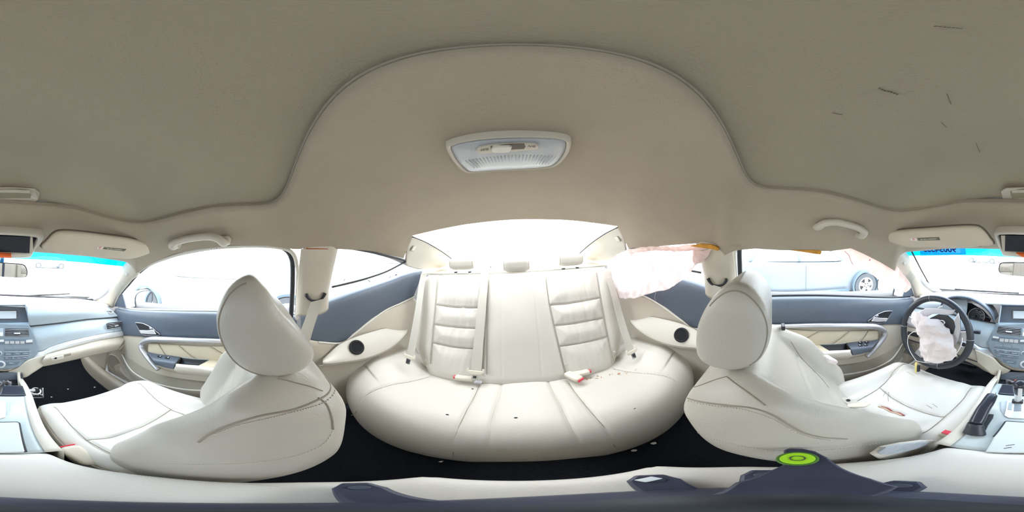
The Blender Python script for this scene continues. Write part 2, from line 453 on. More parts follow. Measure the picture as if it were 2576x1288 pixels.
# sliding sunshade above the opening
vs = []; nx, ny = 40, 40
for i in range(ny):
    for j in range(nx):
        x = -.43 + .86 * j / (nx - 1); y = -.50 + .60 * i / (ny - 1)
        vs.append((x, y, base_z(x * .97, max(y, -.44)) + .016))
shade = mesh('sunshade', vs, gridfaces(ny, nx), shade_m, solid=.003)
tag(shade, 'sliding sunshade panel covered in taupe fabric, in the front of the roof', 'sunshade')
# pull recess of the sunshade
def on_shade(u, v, dz=.0):
    d = ray(u, v); t = .1
    for _ in range(60):
        p = CAM + d * t; e = base_z(p.x * .97, max(p.y, -.44)) + .0135 - dz - p.z
        if abs(e) < 1e-5: break
        t += e / max(.2, d.z)
    return CAM + d * t
pr = [on_shade(u, v, .001) for u, v in [(2518, 480), (2530, 473), (2576, 471), (2620, 472), (2664, 476), (2675, 485), (2672, 500), (2660, 508), (2620, 506), (2570, 505), (2524, 503)]]
prism('pull_frame', pr, (0, .2, -1), .004, beige_m, shade, bevel=.002)
pr = [on_shade(u, v, .002) for u, v in [(2542, 480), (2600, 479), (2650, 481), (2655, 490), (2652, 499), (2600, 499), (2546, 497)]]
prism('pull_recess', pr, (0, .2, -1), .0032, mat('recess_shade', (.30, .27, .19), .8), shade, bevel=.001)
prism('pull_lip', [on_shade(u, v, .002) for u, v in [(2546, 478), (2650, 479), (2652, 483), (2546, 482)]], (0, .2, -1), .005, beige_m, shade, bevel=.001)
# marks on the headliner
for k, (uv, rr) in enumerate([([(2210, 221), (2225, 228), (2240, 231), (2258, 238)], .0011), ([(2095, 284), (2108, 287), (2120, 289)], .0008), ([(2368, 308), (2380, 320)], .0007), ([(2455, 360), (2465, 384)], .0007),
                  ([(2350, 66), (2420, 72)], .0006), ([(2382, 236), (2392, 262)], .0006)]):
    sweep('scuff_mark', [on_shade(u, v, .0005) for u, v in uv], lambda t, rr=rr: rr * (.6 + .5 * sin(t * 40)), mat('scuff', (.12, .10, .08), .9), shade, n=24, sides=5)

# outer roof skin so that no light leaks in
vs = []; nx, ny = 24, 30
for i in range(ny):
    for j in range(nx):
        a = -1 + 2 * j / (nx - 1); y = -.675 + (1.42 - .10 * a * a) * i / (ny - 1) + .04 * a * a * (1 - i / (ny - 1))
        x = a * (.61 if y < .55 else .61 - (y - .55) * .35)
        vs.append((x, y, max(base_z(x * .9, y), .968) + .032 - (.025 * max(0, abs(a) - .8) / .2) * (0 if y < -.55 else 1)))
rf = mesh('roof_panel', vs, gridfaces(ny, nx), door_shell_m, solid=.004)
struct(rf, 'outer metal roof skin above the headliner')
for s in (-1, 1):   # outer roof rails and pillars
    rl = sweep('roof_rail', [(s * .665, -1.12, .62), (s * .655, -.9, .73), (s * .635, -.62, .91), (s * .615, -.4, .99), (s * .60, -.1, 1.045), (s * .605, .3, 1.04), (s * .625, .6, 1.0), (s * .64, .85, .93)],
               lambda t: .024, door_shell_m, None, n=70, sides=10)
    struct(rl, 'outer roof rail along the %s side' % ('passenger' if s < 0 else 'driver'))

# ------------------------------------------------------------------ windows
def window(n, rows, label, gm=None, **k):
    o = patch('window_%d' % n, rows, gm or glass_m, nu=24, nv=14, solid=0, **k)
    return struct(o, label)
WSB = [(.70, -1.03, .64), (.4, -1.13, .658), (0, -1.17, .665), (-.4, -1.13, .658), (-.70, -1.03, .64)]
WST = [(.62, -.61, .95), (.40, -.66, .972), (0, -.69, .98), (-.40, -.66, .972), (-.62, -.61, .95)]
ws = window(1, [WST, [tuple((V(a) + V(b)) / 2 + V((0, -.02, .012))) for a, b in zip(WST, WSB)], WSB], 'windscreen glass with a blue sun strip along its top')
def wsp(a, t):
    """a: -1 passenger .. 1 driver, t: 0 top .. 1 bottom on the windscreen"""
    T = cr(WST, 41); B = cr(WSB, 41); k = int(round((1 - (a + 1) / 2) * 40)); p = T[k].lerp(B[k], t)
    return p + V((0, -.02, .012)) * 4 * t * (1 - t)
def on_ws(u, v, off=.004):
    d = ray(u, v); best = 9; bp = None
    T = cr(WST, 61); B = cr(WSB, 61)
    for i in range(61):
        for j in range(0, 61):
            t = j / 60; p = T[i].lerp(B[i], t) + V((0, -.02, .012)) * 4 * t * (1 - t)
            e = ((p - CAM).normalized() - d).length
            if e < best: best, bp = e, p
    t = (bp - CAM).length
    return CAM + d * (t - off)
strip = patch('sun_strip', [[wsp(a, 0) + V((0, .003, -.002)) for a in (-1, -.5, 0, .5, 1)], [wsp(a, .07) + V((0, .003, -.002)) for a in (-1, -.5, 0, .5, 1)], [wsp(a, .135 - .03 * a * a) + V((0, .003, -.002)) for a in (-1, -.5, 0, .5, 1)]],
              tint_m, None, nu=40, nv=8, solid=0)
fix(strip, ws)
# handwritten stock number seen from behind, on a translucent blue sticker
nl = [on_ws(u, v, .006) for u, v in [(2312, 616), (2428, 612), (2430, 640), (2316, 646)]]
fix(mesh('sticker', nl, [(0, 1, 2, 3)], tint_dark_m, None, smooth=False), ws)
c_ = on_ws(2362, 628, .02); a_ = on_ws(2310, 622, .012); b_ = on_ws(2410, 622, .012)
text('stock_number', '90054555', c_, a_ - b_, V((0, .6, .8)), .044, ink_m, ws, bold=.0012)
# black frit and rubber around the windscreen
sweep('glass_edge', [on_ws(u, v - 3, .012) for u, v in [(2358, 739), (2420, 740), (2500, 743), (2576, 745), (2650, 748), (2720, 752), (2790, 756), (2818, 757)]], .010, rubber_m, ws, n=60, flat=.6)
for q in ([(2818, 758), (2832, 751), (2844, 735), (2862, 708), (2884, 678), (2900, 654)], [(2358, 739), (2348, 732), (2336, 712), (2318, 680), (2300, 645), (2289, 624)]):
    sweep('side_edge', [on_ws(u, v, .03) for u, v in q], .0042, rubber_m, ws, n=40)
# wipers
for s, (x0, x1) in enumerate([(.55, .05), (-.02, -.50)]):
    wp = sweep('windscreen_wiper', [(x0, -1.17, .655), ((x0 + x1) / 2, -1.155, .672), (x1, -1.14, .682)], .005, rubber_m, None, n=20)
    tag(wp, 'thin black wiper lying along the base of the windscreen, %s side' % ('driver' if s == 0 else 'passenger'), 'wiper')

def door_glass(n, s, label):
    top = [(.60, -.74, .80), (.615, -.60, .90), (.60, -.45, .975), (.585, -.3, 1.02), (.575, 0, 1.04), (.585, .14, 1.03)]
    bot = [(.735, -.80, .62), (.735, -.60, .655), (.735, -.45, .68), (.735, -.3, .70), (.735, 0, .72), (.735, .16, .70)]
    T, B = [mx(p, s) for p in top], [mx(p, s) for p in bot]
    M = [(a + b) / 2 + V((s * .012, 0, 0)) for a, b in zip(T, B)]
    return window(n, [T, M, B], label, glass_hazy_m if s > 0 else glass_m)
g2 = door_glass(2, -1, 'closed passenger door glass, clear')
g3 = door_glass(3, 1, 'closed driver door glass, dusty')
def quarter_glass(n, s, label):
    T = [mx(p, s) for p in [(.60, .16, 1.02), (.60, .35, 1.02), (.615, .55, .995), (.64, .8, .955), (.665, .90, .93)]]
    B = [mx(p, s) for p in [(.715, .18, .75), (.715, .35, .79), (.71, .55, .84), (.69, .8, .90), (.672, .92, .915)]]
    return window(n, [T, B], label)
quarter_glass(4, -1, 'rear quarter glass on the passenger side, tapering to a point')
quarter_glass(5, 1, 'rear quarter glass on the driver side, behind the hanging airbag')
window(6, [[(-.60, .68, 1.04), (-.45, .74, 1.10), (0, .76, 1.135), (.45, .74, 1.10), (.60, .68, 1.04)], [(-.62, 1.0, .98), (-.4, 1.05, 1.03), (0, 1.08, 1.04), (.4, 1.05, 1.03), (.62, 1.0, .98)],
           [(-.66, 1.33, .87), (-.4, 1.38, .88), (0, 1.40, .885), (.4, 1.38, .88), (.66, 1.33, .87)]], 'large sloping rear window')
for s in (-1, 1):
    o = sweep('trim_%d' % (1 if s < 0 else 2), [(s * .482, .655, 1.072), (s * .478, .80, 1.047), (s * .472, 1.0, .993), (s * .466, 1.25, .908)], .005, black_m, None, n=30, flat=.5)
    struct(o, 'black edge of the rear window on the %s side' % ('passenger' if s < 0 else 'driver'))

# ------------------------------------------------------------------ pillars
def pillars(s):
    side = 'passenger' if s < 0 else 'driver'
    n0 = 3 if s < 0 else 7
    # A pillar: strip between windscreen edge and door glass
    inner = [(.575, -.600, .957), (.60, -.72, .875), (.628, -.84, .79), (.652, -.95, .705), (.66, -1.03, .635)]
    mid = [(.573, -.565, .935), (.598, -.66, .865), (.628, -.77, .785), (.655, -.88, .70), (.672, -.96, .62)]
    outer = [(.60, -.555, .895), (.622, -.63, .85), (.648, -.72, .785), (.672, -.81, .71), (.69, -.87, .625)]
    out2 = [(.635, -.57, .89), (.655, -.66, .84), (.675, -.74, .78), (.70, -.82, .71), (.715, -.88, .62)]
    o = patch('trim_%d' % n0, [[mx(p, s) for p in r] for r in (inner, mid, outer, out2)], beige_m, nu=30, nv=16, solid=.006)
    struct(o, 'beige windscreen pillar cover on the %s side' % side)
    rbox('clip_cover', mx((.588, -.625, .885), s), (.004, .018, .018), beige_m, o, bevel=.003, rot=Matrix.Rotation(radians(45), 3, 'X'))
    # seal strip along the door frame
    sweep('door_seal', [mx(p, s) for p in [(.703, -.86, .635), (.682, -.79, .73), (.655, -.70, .805), (.625, -.60, .878), (.60, -.50, .93), (.582, -.38, .968), (.568, -.24, 1.0), (.562, -.08, 1.012), (.563, .05, 1.01), (.575, .115, .99), (.60, .14, .93), (.65, .15, .82), (.69, .155, .70)]],
          .0075, beige_light_m, o, n=90, sides=8)
    sweep('glass_channel', [mx(p, s) for p in [(.722, -.86, .635), (.70, -.79, .735), (.67, -.69, .815), (.64, -.59, .888), (.615, -.49, .94), (.597, -.36, .98), (.583, -.20, 1.008), (.58, .0, 1.02), (.585, .08, 1.01), (.60, .118, .97), (.635, .128, .88), (.675, .132, .79), (.71, .134, .70)]],
          .010, black_m, o, n=90, sides=8)
    # B pillar
    rows = [[(.552, .145, 1.02), (.60, .142, .90), (.64, .145, .80), (.665, .15, .72)],
            [(.545, .175, 1.02), (.585, .165, .90), (.610, .162, .82), (.640, .165, .735)],
            [(.545, .225, 1.02), (.580, .215, .90), (.600, .21, .82), (.632, .215, .73)],
            [(.548, .265, 1.02), (.585, .255, .90), (.612, .255, .82), (.642, .262, .735)],
            [(.565, .295, 1.02), (.605, .282, .90), (.640, .283, .83), (.668, .29, .74)]]
    o = patch('trim_%d' % (n0 + 1), [[mx(p, s) for p in r] for r in rows], beige_m, nu=24, nv=24, solid=.006)
    struct(o, 'beige centre pillar cover with belt slot on the %s side' % side)
    g = empty('belt_guide', mx((.594, .21, .815), s)); g.parent = o; g.location = mx((.594, .21, .815), s) - o.location
    pts = [mx(p, s) for p in [(.592, .170, .832), (.594, .178, .818), (.591, .194, .806), (.590, .224, .806), (.592, .240, .818), (.592, .248, .832)]]
    sl = sweep('slot', pts, lambda t: .0035 + .0035 * abs(2 * t - 1), black_m, o, n=24, sides=10)
    bpy.data.objects.remove(g)
    # C pillar trim: from the quarter window tip to the rear window
    rows = [[(.490, .655, 1.078), (.485, .80, 1.055), (.475, 1.0, 1.0), (.47, 1.25, .915)],
            [(.535, .68, 1.035), (.53, .82, 1.01), (.52, 1.0, .965), (.51, 1.25, .905)],
            [(.598, .74, .965), (.60, .84, .945), (.595, 1.0, .92), (.58, 1.25, .89)],
            [(.628, .78, .925), (.635, .88, .90), (.635, 1.0, .885), (.63, 1.25, .875)]]
    o = patch('trim_%d' % (n0 + 2), [[mx(p, s) for p in r] for r in rows], beige_light_m, nu=26, nv=22, solid=.006)
    struct(o, 'cream rear pillar cover beside the rear window on the %s side' % side)
    rbox('clip_cover', mx((.532, .735, 1.018), s), (.006, .028, .03), beige_light_m, o, bevel=.005, rot=Matrix.Rotation(radians(-s * 38), 3, 'Y'))
    rbox('clip_frame', mx((.534, .735, 1.019), s), (.004, .034, .036), seam_m, o, bevel=.005, rot=Matrix.Rotation(radians(-s * 38), 3, 'Y'))
    sweep('trim_gap', [mx(p, s) for p in [(.486, .648, 1.078), (.515, .66, 1.05), (.545, .69, 1.02), (.575, .72, .985), (.60, .75, .955)]], .003, seam_m, o, n=24, sides=6)
for s in (-1, 1): pillars(s)

# ------------------------------------------------------------------ rear quarter side trims
def quarter(s):
    side = 'passenger' if s < 0 else 'driver'
    root = empty('rear_side_panel', mx((.66, .5, .3), s), 'cream rear side panel with dark slate upper, armrest and cup holder, %s side' % side, 'side panel', None, 'structure')
    # dark sweeping upper band: top edge along the glass, bottom edge = arch
    top = [mx(p, s) for p in [(.715, .17, .735), (.715, .30, .775), (.713, .42, .80), (.71, .55, .822), (.70, .72, .850), (.69, .88, .880), (.685, 1.0, .888)]]
    top2 = [p + V((-s * .03, 0, -.02)) for p in top]
    arch = [X(u, v, -.672) for u, v in [(745, 850), (800, 858), (860, 860), (890, 838), (930, 806), (970, 778), (1005, 762), (1040, 745)]]
    arch[0].y = .17
    arch = [mx(p, s) for p in arch]
    midr = [(a + b) / 2 + V((-s * .004, 0, 0)) for a, b in zip(cr(top2, 8), arch)]
    m1 = cr(midr, 8)
    patch('upper_panel', [top, top2, m1, arch], dark_m, root, nu=50, nv=24, solid=.004)
    # black rubber line round the quarter glass
    px = [(835, 722, .650), (870, 714, .650), (920, 701, .648), (970, 684, .640), (1004, 667, .625), (1020, 658, .612), (1012, 653, .60), (985, 647, .59), (940, 636, .58), (900, 628, .572), (862, 622, .565)]
    Q = [mx(X(u, v, -x), s) for u, v, x in px]
    sweep('glass_line', Q, .0052, black_m, root, n=60, sides=8)
    low = [mx(p, s) for p in [(.655, .15, .05), (.655, .3, .05), (.655, .45, .08), (.63, .62, .15), (.60, .80, .30), (.60, .95, .5)]]
    lowm = [mx(p, s) for p in [(.665, .15, .30), (.662, .3, .30), (.655, .45, .32), (.63, .62, .35), (.61, .80, .45), (.61, .95, .6)]]
    arch2 = [p + V((s * .002, 0, .001)) for p in arch]
    patch('lower_panel', [arch2, [p + V((-s * .006, 0, -.02)) for p in arch2], lowm, low], beige_m, root, nu=50, nv=30, solid=.004)
    sweep('arch_edge', [p + V((-s * .004, 0, -.004)) for p in arch[1:]], .006, beige_light_m, root, n=60, sides=8, flat=.8)
    # armrest: lens-shaped shelf, top outline and protruding front edge
    tin = [X(u, v, -.655) for u, v in [(812, 905), (850, 868), (890, 848), (930, 835), (970, 825), (1005, 824), (1024, 829)]]
    tout = [X(u, v, -.60) for u, v in [(812, 910), (860, 905), (910, 897), (950, 885), (985, 868), (1010, 848), (1024, 832)]]
    tin = [mx(p, s) for p in tin]; tout = [mx(p, s) for p in tout]
    tin, tout = cr(tin, 12), cr(tout, 12)
    low1 = [p + V((s * .002, 0, -.022)) for p in tout]
    low2 = [p + V((s * .04, 0, -.05)) for p in tout]
    ar = patch('armrest', [tin, [(a + b) / 2 + V((-s * .004, 0, .004)) for a, b in zip(tin, tout)], tout, low1, low2], beige_light_m, root, nu=40, nv=30, solid=.003)
    sweep('armrest_seam', [p + V((-s * .003, 0, -.013)) for p in tout], .0022, seam_m, ar, n=40, sides=6)
    sweep('armrest_gap', [p + V((-s * .002, 0, .001)) for p in tin], .0018, seam_m, ar, n=40, sides=6)
    c, nn = hit(ar, 896 if s < 0 else 1715, 874 if s < 0 else 843, .0, True)
    cup = empty('cup_holder', c); cup.parent = root; cup.location = c - root.location
    ring('rim', c + nn.normalized() * .006, nn, .033, .006, rubber_m, cup, flat=.7)
    disc('well', c + nn.normalized() * .003, nn, .032, .004, mat('well_black', (.006, .007, .009), .9), cup)
    return root
for s in (-1, 1): quarter(s)

# ------------------------------------------------------------------ doors
def door(n, s):
    side = 'passenger' if s < 0 else 'driver'
    root = empty('door_%d' % n, mx((.7, -.3, .1), s), 'beige %s door with slate upper panel and silver grab loop' % side, None, None, 'structure')
    M = lambda pts: [mx(p, s) for p in pts]
    sill = M([(.725, -.84, .625), (.725, -.7, .645), (.725, -.55, .672), (.725, -.4, .698), (.725, -.2, .722), (.725, 0, .726), (.725, .155, .71)])
    sill2 = [p + V((-s * .020, 0, -.004)) for p in sill]
    sill3 = [p + V((-s * .035, 0, -.03)) for p in sill]
    dl = M([(.69, -.84, .415), (.69, -.7, .470), (.685, -.55, .515), (.685, -.4, .550), (.685, -.2, .588), (.685, 0, .606), (.685, .155, .60)])
    md = [(a * .5 + b * .5) + V((-s * .006, 0, 0)) for a, b in zip(sill3, dl)]
    patch('upper_panel', [sill, sill2, sill3, md, dl], dark_m, root, nu=60, nv=26, solid=.003)
    sweep('sill_seal', [p + V((s * .004, 0, .004)) for p in sill], .006, black_m if s > 0 else beige_light_m, root, n=50, sides=8)
    # lower beige skin
    l1 = [p + V((0, 0, -.002)) for p in dl]
    l2 = [p + V((-s * .002, 0, -.035)) for p in dl]
    l3 = M([(.69, -.84, .33), (.682, -.7, .35), (.672, -.55, .37), (.667, -.4, .39), (.665, -.2, .40), (.665, 0, .41), (.665, .155, .41)])
    l4 = M([(.685, -.88, .22), (.668, -.7, .24), (.655, -.55, .25), (.65, -.4, .26), (.648, -.2, .27), (.65, 0, .28), (.655, .155, .28)])
    l5 = M([(.685, -.88, .14), (.66, -.7, .15), (.648, -.55, .155), (.642, -.4, .16), (.642, -.2, .19), (.648, 0, .20), (.655, .155, .20)])
    l6 = M([(.70, -.88, .05), (.69, -.7, .07), (.685, -.55, .08), (.68, -.4, .08), (.68, -.2, .10), (.68, 0, .10), (.68, .155, .10)])
    patch('lower_panel', [l1, l2, l3, l4, l5, l6], beige_m, root, nu=60, nv=40, solid=.003)
    sweep('panel_gap', [p + V((-s * .003, 0, -.001)) for p in dl], .002, seam_m, root, n=50, sides=6)
    # tan insert behind the loop, three pieces with diagonal joints
    def q(y, t):   # t 0 top of insert .. 1 bottom
        zt = .485 + (y + .55) * .25 if y < -.35 else .535 + (y + .35) * .18
        zb = .42 + (y + .55) * .17
        return mx((.668 - .012 * t, y, zt + (zb - zt) * t), s)
    cuts = [(-.525, -.515), (-.46, -.40), (-.35, -.25), (-.20, -.08), (-.02, .10), (.15, .15)]
    for a, b in zip(cuts[:-1], cuts[1:]):
        g_ = .0022
        patch('insert_panel', [[q(a[0] + g_, 0), q(b[0] - g_, 0)], [q((a[0] + a[1]) / 2 + g_, .5) + V((-s * .003, 0, 0)), q((b[0] + b[1]) / 2 - g_, .5) + V((-s * .003, 0, 0))], [q(a[1] + g_, 1), q(b[1] - g_, 1)]], insert_m, root, nu=8, nv=8, solid=.006)
    # silver loop (upper rail curving down to the armrest nose)
    lp = M([(.668, .15, .598), (.664, 0, .603), (.661, -.17, .600), (.658, -.32, .578), (.656, -.44, .548), (.658, -.51, .522), (.658, -.555, .488), (.650, -.555, .455), (.635, -.515, .428), (.618, -.46, .402), (.606, -.415, .382)])
    sweep('grab_loop', lp, lambda t: .0120 + .0075 * exp(-((t - .72) / .16) ** 2), silver_m, root, n=90, sides=14, up=V((0, 0, 1)), flat=.85)
    # armrest shelf: inner edge against the insert, outer rounded edge, dark front part with switches and pull cup
    A_ = lambda lst, x: [mx(X(u, v, -x), s) for u, v in lst]
    ti = A_([(366, 884), (398, 891), (430, 895), (456, 899)], .655); to = A_([(384, 906), (400, 909), (420, 912), (442, 915)], .603)
    lowf = A_([(392, 917), (406, 921), (420, 925), (437, 928)], .603)
    p1 = patch('switch_panel', [ti, [(a + b) / 2 + V((0, 0, .003)) for a, b in zip(ti, to)], to, lowf], dark_m, root, nu=20, nv=16, solid=.004)
    ci = A_([(456, 899), (480, 902), (505, 904), (528, 905)], .655); co = A_([(442, 915), (462, 917), (480, 918.5), (500, 920)], .606)
    dn = V((0, 0, -.022))
    patch('pull_cup', [ci, [a * .75 + b * .25 + dn for a, b in zip(ci, co)], [a * .3 + b * .7 + dn for a, b in zip(ci, co)], co], black_m, root, nu=16, nv=14, solid=.003)
    sweep('cup_edge', ci, .0022, dash_m, root, n=20, sides=6)
    pt = A_([(442, 915), (470, 918), (500, 920), (530, 924), (560, 930), (600, 938), (640, 945), (680, 948)], .606)
    pf = A_([(442, 921), (470, 924), (500, 928), (530, 933), (560, 937), (600, 944), (640, 950), (680, 953)], .592)
    pb = A_([(438, 930), (470, 933), (500, 936), (530, 940), (565, 944), (600, 950), (640, 956), (680, 960)], .600)
    pu = [p + V((s * .035, 0, -.045)) for p in pb]; pu2 = [p + V((s * .06, 0, -.07)) for p in pb]
    patch('armrest', [pt, pf, pb, pu, pu2], beige_light_m, root, nu=50, nv=30, solid=.003)
    tp_i = A_([(528, 905), (560, 906), (600, 908), (640, 910), (680, 912)], .655); tp_o = A_([(500, 920), (530, 924), (570, 932), (620, 941), (680, 948)], .606)
    patch('armrest_top', [tp_i, tp_o], insert_m, root, nu=24, nv=10, solid=.003)
    # underside ahead of the pad, below the switch panel
    uf = [p + V((s * .03, 0, -.04)) for p in lowf]; patch('armrest_nose', [lowf, uf, [p + V((s * .055, 0, -.065)) for p in lowf]], beige_m, root, nu=20, nv=10, solid=.003)
    def on_arm(t, w_, dz): a = cr(ti, 21)[int(t * 20)]; b = cr(to, 21)[int(t * 20)]; return a.lerp(b, w_) + V((0, 0, .004 + dz))
    for t, w_ in ([(.42, .45), (.66, .50)] if s < 0 else [(.40, .30), (.40, .68), (.64, .30), (.64, .68)]):
        sw = rbox('window_switch', on_arm(t, w_, .002), (.014, .020, .008), black_m, root, bevel=.002)
        rbox('switch_tip', on_arm(t, w_, .007) + V((0, .003, 0)), (.007, .005, .003), letter_m, sw, bevel=.001)
    # inner release lever in its pocket
    lev = A_([(340.5, 811.5), (360, 814), (381, 824), (392, 833), (400, 843), (359, 841)], .674)
    rec = prism('lever_pocket', lev, (-s, 0, 0), .003, black_m, root, bevel=.0008)
    prism('release_lever', A_([(352, 830), (372, 831), (387, 829), (394, 841), (375, 841), (356, 839)], .669), (-s, 0, .3), .007, silver_light_m, root, bevel=.003)
    sweep('pocket_rim', lev + [lev[0]], .0022, silver_m, rec, n=60, sides=6)
    rbox('lock_tab', A_([(379, 826)], .668)[0], (.006, .016, .010), silver_m, root, bevel=.002)
    # map pocket: dark mouth and rolled lip
    lip = M([(.668, -.72, .318), (.648, -.66, .285), (.622, -.58, .268), (.606, -.47, .268), (.600, -.36, .285), (.598, -.26, .308), (.604, -.16, .335), (.62, -.04, .352)])
    back = M([(.684, -.72, .335), (.672, -.64, .325), (.664, -.55, .318), (.660, -.45, .318), (.658, -.36, .330), (.656, -.26, .345), (.655, -.16, .355), (.655, -.04, .362)])
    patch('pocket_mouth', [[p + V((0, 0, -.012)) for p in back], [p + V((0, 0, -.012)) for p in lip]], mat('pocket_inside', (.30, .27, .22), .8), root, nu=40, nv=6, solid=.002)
    patch('pocket_shell', [[p + V((s * .004, 0, 0)) for p in lip], lip, [p + V((s * .002, 0, -.03)) for p in lip], [p + V((s * .015, 0, -.08)) for p in lip], [V((s * .650, p.y, p.z - .13)) for p in lip]], beige_m, root, nu=50, nv=24, solid=.003)
    sweep('pocket_lip', lip, .005, beige_light_m, root, n=60, sides=8)
    # speaker ring at the front of the door
    c = mx((.672, -.79, .20), s); ring('speaker_ring', c, (-s, 0, 0), .07, .003, beige_light_m, root); disc('speaker_grille', c, (-s, 0, 0), .068, .003, mat('grille', (.42, .38, .32), .7, bump=1, bump_scale=900), root)
    # mirror sail corner
    prism('mirror_sail', M([(.712, -.875, .635), (.70, -.80, .72), (.695, -.775, .745), (.70, -.765, .735), (.715, -.745, .648)]), (-s, .2, 0), .012, dark_m, root, bevel=.004)
    return root
door(1, -1); door(2, 1)
for s in (-1, 1):   # kick panels and door sills
    o = patch('trim_%d' % (11 if s < 0 else 12), [[mx(p, s) for p in r] for r in ([(.66, -1.2, .42), (.675, -1.0, .43), (.69, -.86, .44)], [(.64, -1.2, .25), (.66, -1.0, .25), (.675, -.86, .25)], [(.62, -1.2, .08), (.635, -1.0, .06), (.655, -.86, .05), ])], beige_m, nu=20, nv=12)
    struct(o, 'beige kick panel ahead of the %s door' % ('passenger' if s < 0 else 'driver'))
    o = patch('trim_%d' % (13 if s < 0 else 14), [[mx(p, s) for p in r] for r in ([(.64, -1.22, .16), (.65, -.9, .10), (.645, -.4, .10), (.65, .2, .10)], [(.60, -1.22, .15), (.61, -.9, .09), (.60, -.4, .105), (.60, .2, .10)], [(.58, -1.22, .05), (.59, -.9, .0), (.575, -.4, .02), (.58, .2, .02)])], beige_m, nu=20, nv=12)
    struct(o, 'beige door sill plate on the %s side' % ('passenger' if s < 0 else 'driver'))

# ================================================================== SEATS
def smooth_ring(C, n): return cr(C, n, closed=True)

def seat_back(name, s, xc, B, rec, H, W, TH, parent, mt, bol=.05, bottom_in=0, top=.86, seams_out=None):
    """lofted backrest; local a = lateral (+ outboard), d = forward, h = up along the reclined back"""
    r = radians(rec); up = V((0, sin(r), cos(r))); fw = V((0, -cos(r), sin(r))); out = V((s, 0, 0))
    base = V((s * xc, B[0], B[1]))
    def P(a, h, d): return base + out * a + up * h + fw * d
    rings = []; N = 150; K = 64
    for i in range(K):
        t = i / (K - 1)
        if t < .08: h = -.06 + .06 * t / .08; e = sqrt(max(0, 1 - (1 - t / .08) ** 2)) * .35 + .65
        else: h = H * (t - .08) / .92; e = 1
        q = h / H
        wdt = W * (1.0 + .03 * sin(pi * min(1, max(0, q))) - .20 * sstep(.62, 1.0, q))
        if q > top:
            z = (q - top) / (1 - top); e = sqrt(max(.0004, 1 - z ** 2.4))
        wdt *= (.35 + .65 * e) if q > top else e
        b = bol * (sstep(-.1, .25, q) - .85 * sstep(.60, .95, q))
        th = TH * (1 - .12 * q)
        mid = -th / 2
        def D(d): return mid + (d - mid) * e
        C = [(0, -.004), (.32, -.002), (.56, .004), (.66, b * .55 + .004), (.80, b + .008), (.93, b * .75), (1.0, -.02), (1.01, -th * .45), (.97, -th * .80), (.80, -th * .97), (.4, -th * 1.02)]
        L = [V((a * wdt, D(d), 0)) for a, d in C] + [V((0, D(-th * 1.03), 0))] + [V((-a * wdt, D(d), 0)) for a, d in reversed(C[1:])]
        ring_ = smooth_ring(L, N); pts = []
        for k, p in enumerate(ring_):
            a, d = p.x, p.y
            if k < 38 or k > N - 38:
                g = exp(-((abs(a) / wdt - .60) / .022) ** 2) * (1 - sstep(top - .08, top, q)) * .006
                for qq in (.22, .40, .60):
                    if abs(a) < .6 * wdt: g += .0045 * exp(-((q - qq - .12 * (a / wdt) ** 2) / .012) ** 2)
                d -= g
            pts.append(P(a, h, d))
        rings.append(pts)
    o = loft(name, rings, mt, parent)
    # seams running along the inboard and outboard flank, over the shoulder
    def along(idx, i0, i1, off, nm, rad, mm):
        c = []
        for i in range(i0, i1):
            p = rings[i][idx]; cen = sum(rings[i][::10], V((0, 0, 0))) / len(rings[i][::10])
            c.append(p + (p - cen).normalized() * off)
        return sweep(nm, c[::3] + [c[-1]], rad, mm, o, n=90, sides=6)
    return o, rings, along, P

def headrest(name, s, xc, half, prof, mt, parent, seam_at=(0, .5), posts=True, pz=.70, py=(.02, .02)):
    """profile in (y,z) lofted across x with rounded ends"""
    cy = sum(p[0] for p in prof) / len(prof); cz = sum(p[1] for p in prof) / len(prof)
    R = []; K = 60
    for i in range(K):
        a = sin(pi / 2 * (-1 + 2 * i / (K - 1)))
        k = (1 - abs(a) ** 14) ** (1 / 2.2) if abs(a) < 1 else 0
        k = max(k, .02)
        base = cr([V((0, p[0], p[1])) for p in prof], 72, closed=True)
        R.append([V((s * xc + a * half, cy + (p.y - cy) * k, cz + (p.z - cz) * k)) for p in base])
    o = loft(name, R, mt, parent)
    for a in (-1, 1):
        k = (1 - .90 ** 14) ** (1 / 2.2) * 1.004
        c = [V((s * xc + a * half * .90, cy + (p.y - cy) * k, cz + (p.z - cz) * k)) for p in cr([V((0, p[0], p[1])) for p in prof], 72, closed=True)]
        c = c[int(72 * seam_at[0]):int(72 * seam_at[1])]; sweep('piping', c, .0014, seam_m, o, rawpath=True, sides=6, up=V((1, 0, .01)))
        c2 = [p - V((a * .008, 0, 0)) + (V((0, p.y - cy, p.z - cz)).normalized() * .0015) for p in c]
        sweep('stitching', c2, .0011, thread_m, o, rawpath=True, sides=5, up=V((1, 0, .01)))
    if posts:
        for a in (-.055, .055):
            sweep('post', [(s * xc + a, py[0], pz - .06), (s * xc + a, py[1], cz)], .006, chrome_m, parent, n=8)
            g = ring('post_guide', (s * xc + a, py[0], pz + .012), (0, -.25, 1), .012, .006, beige_m, parent, flat=.7)
    return o

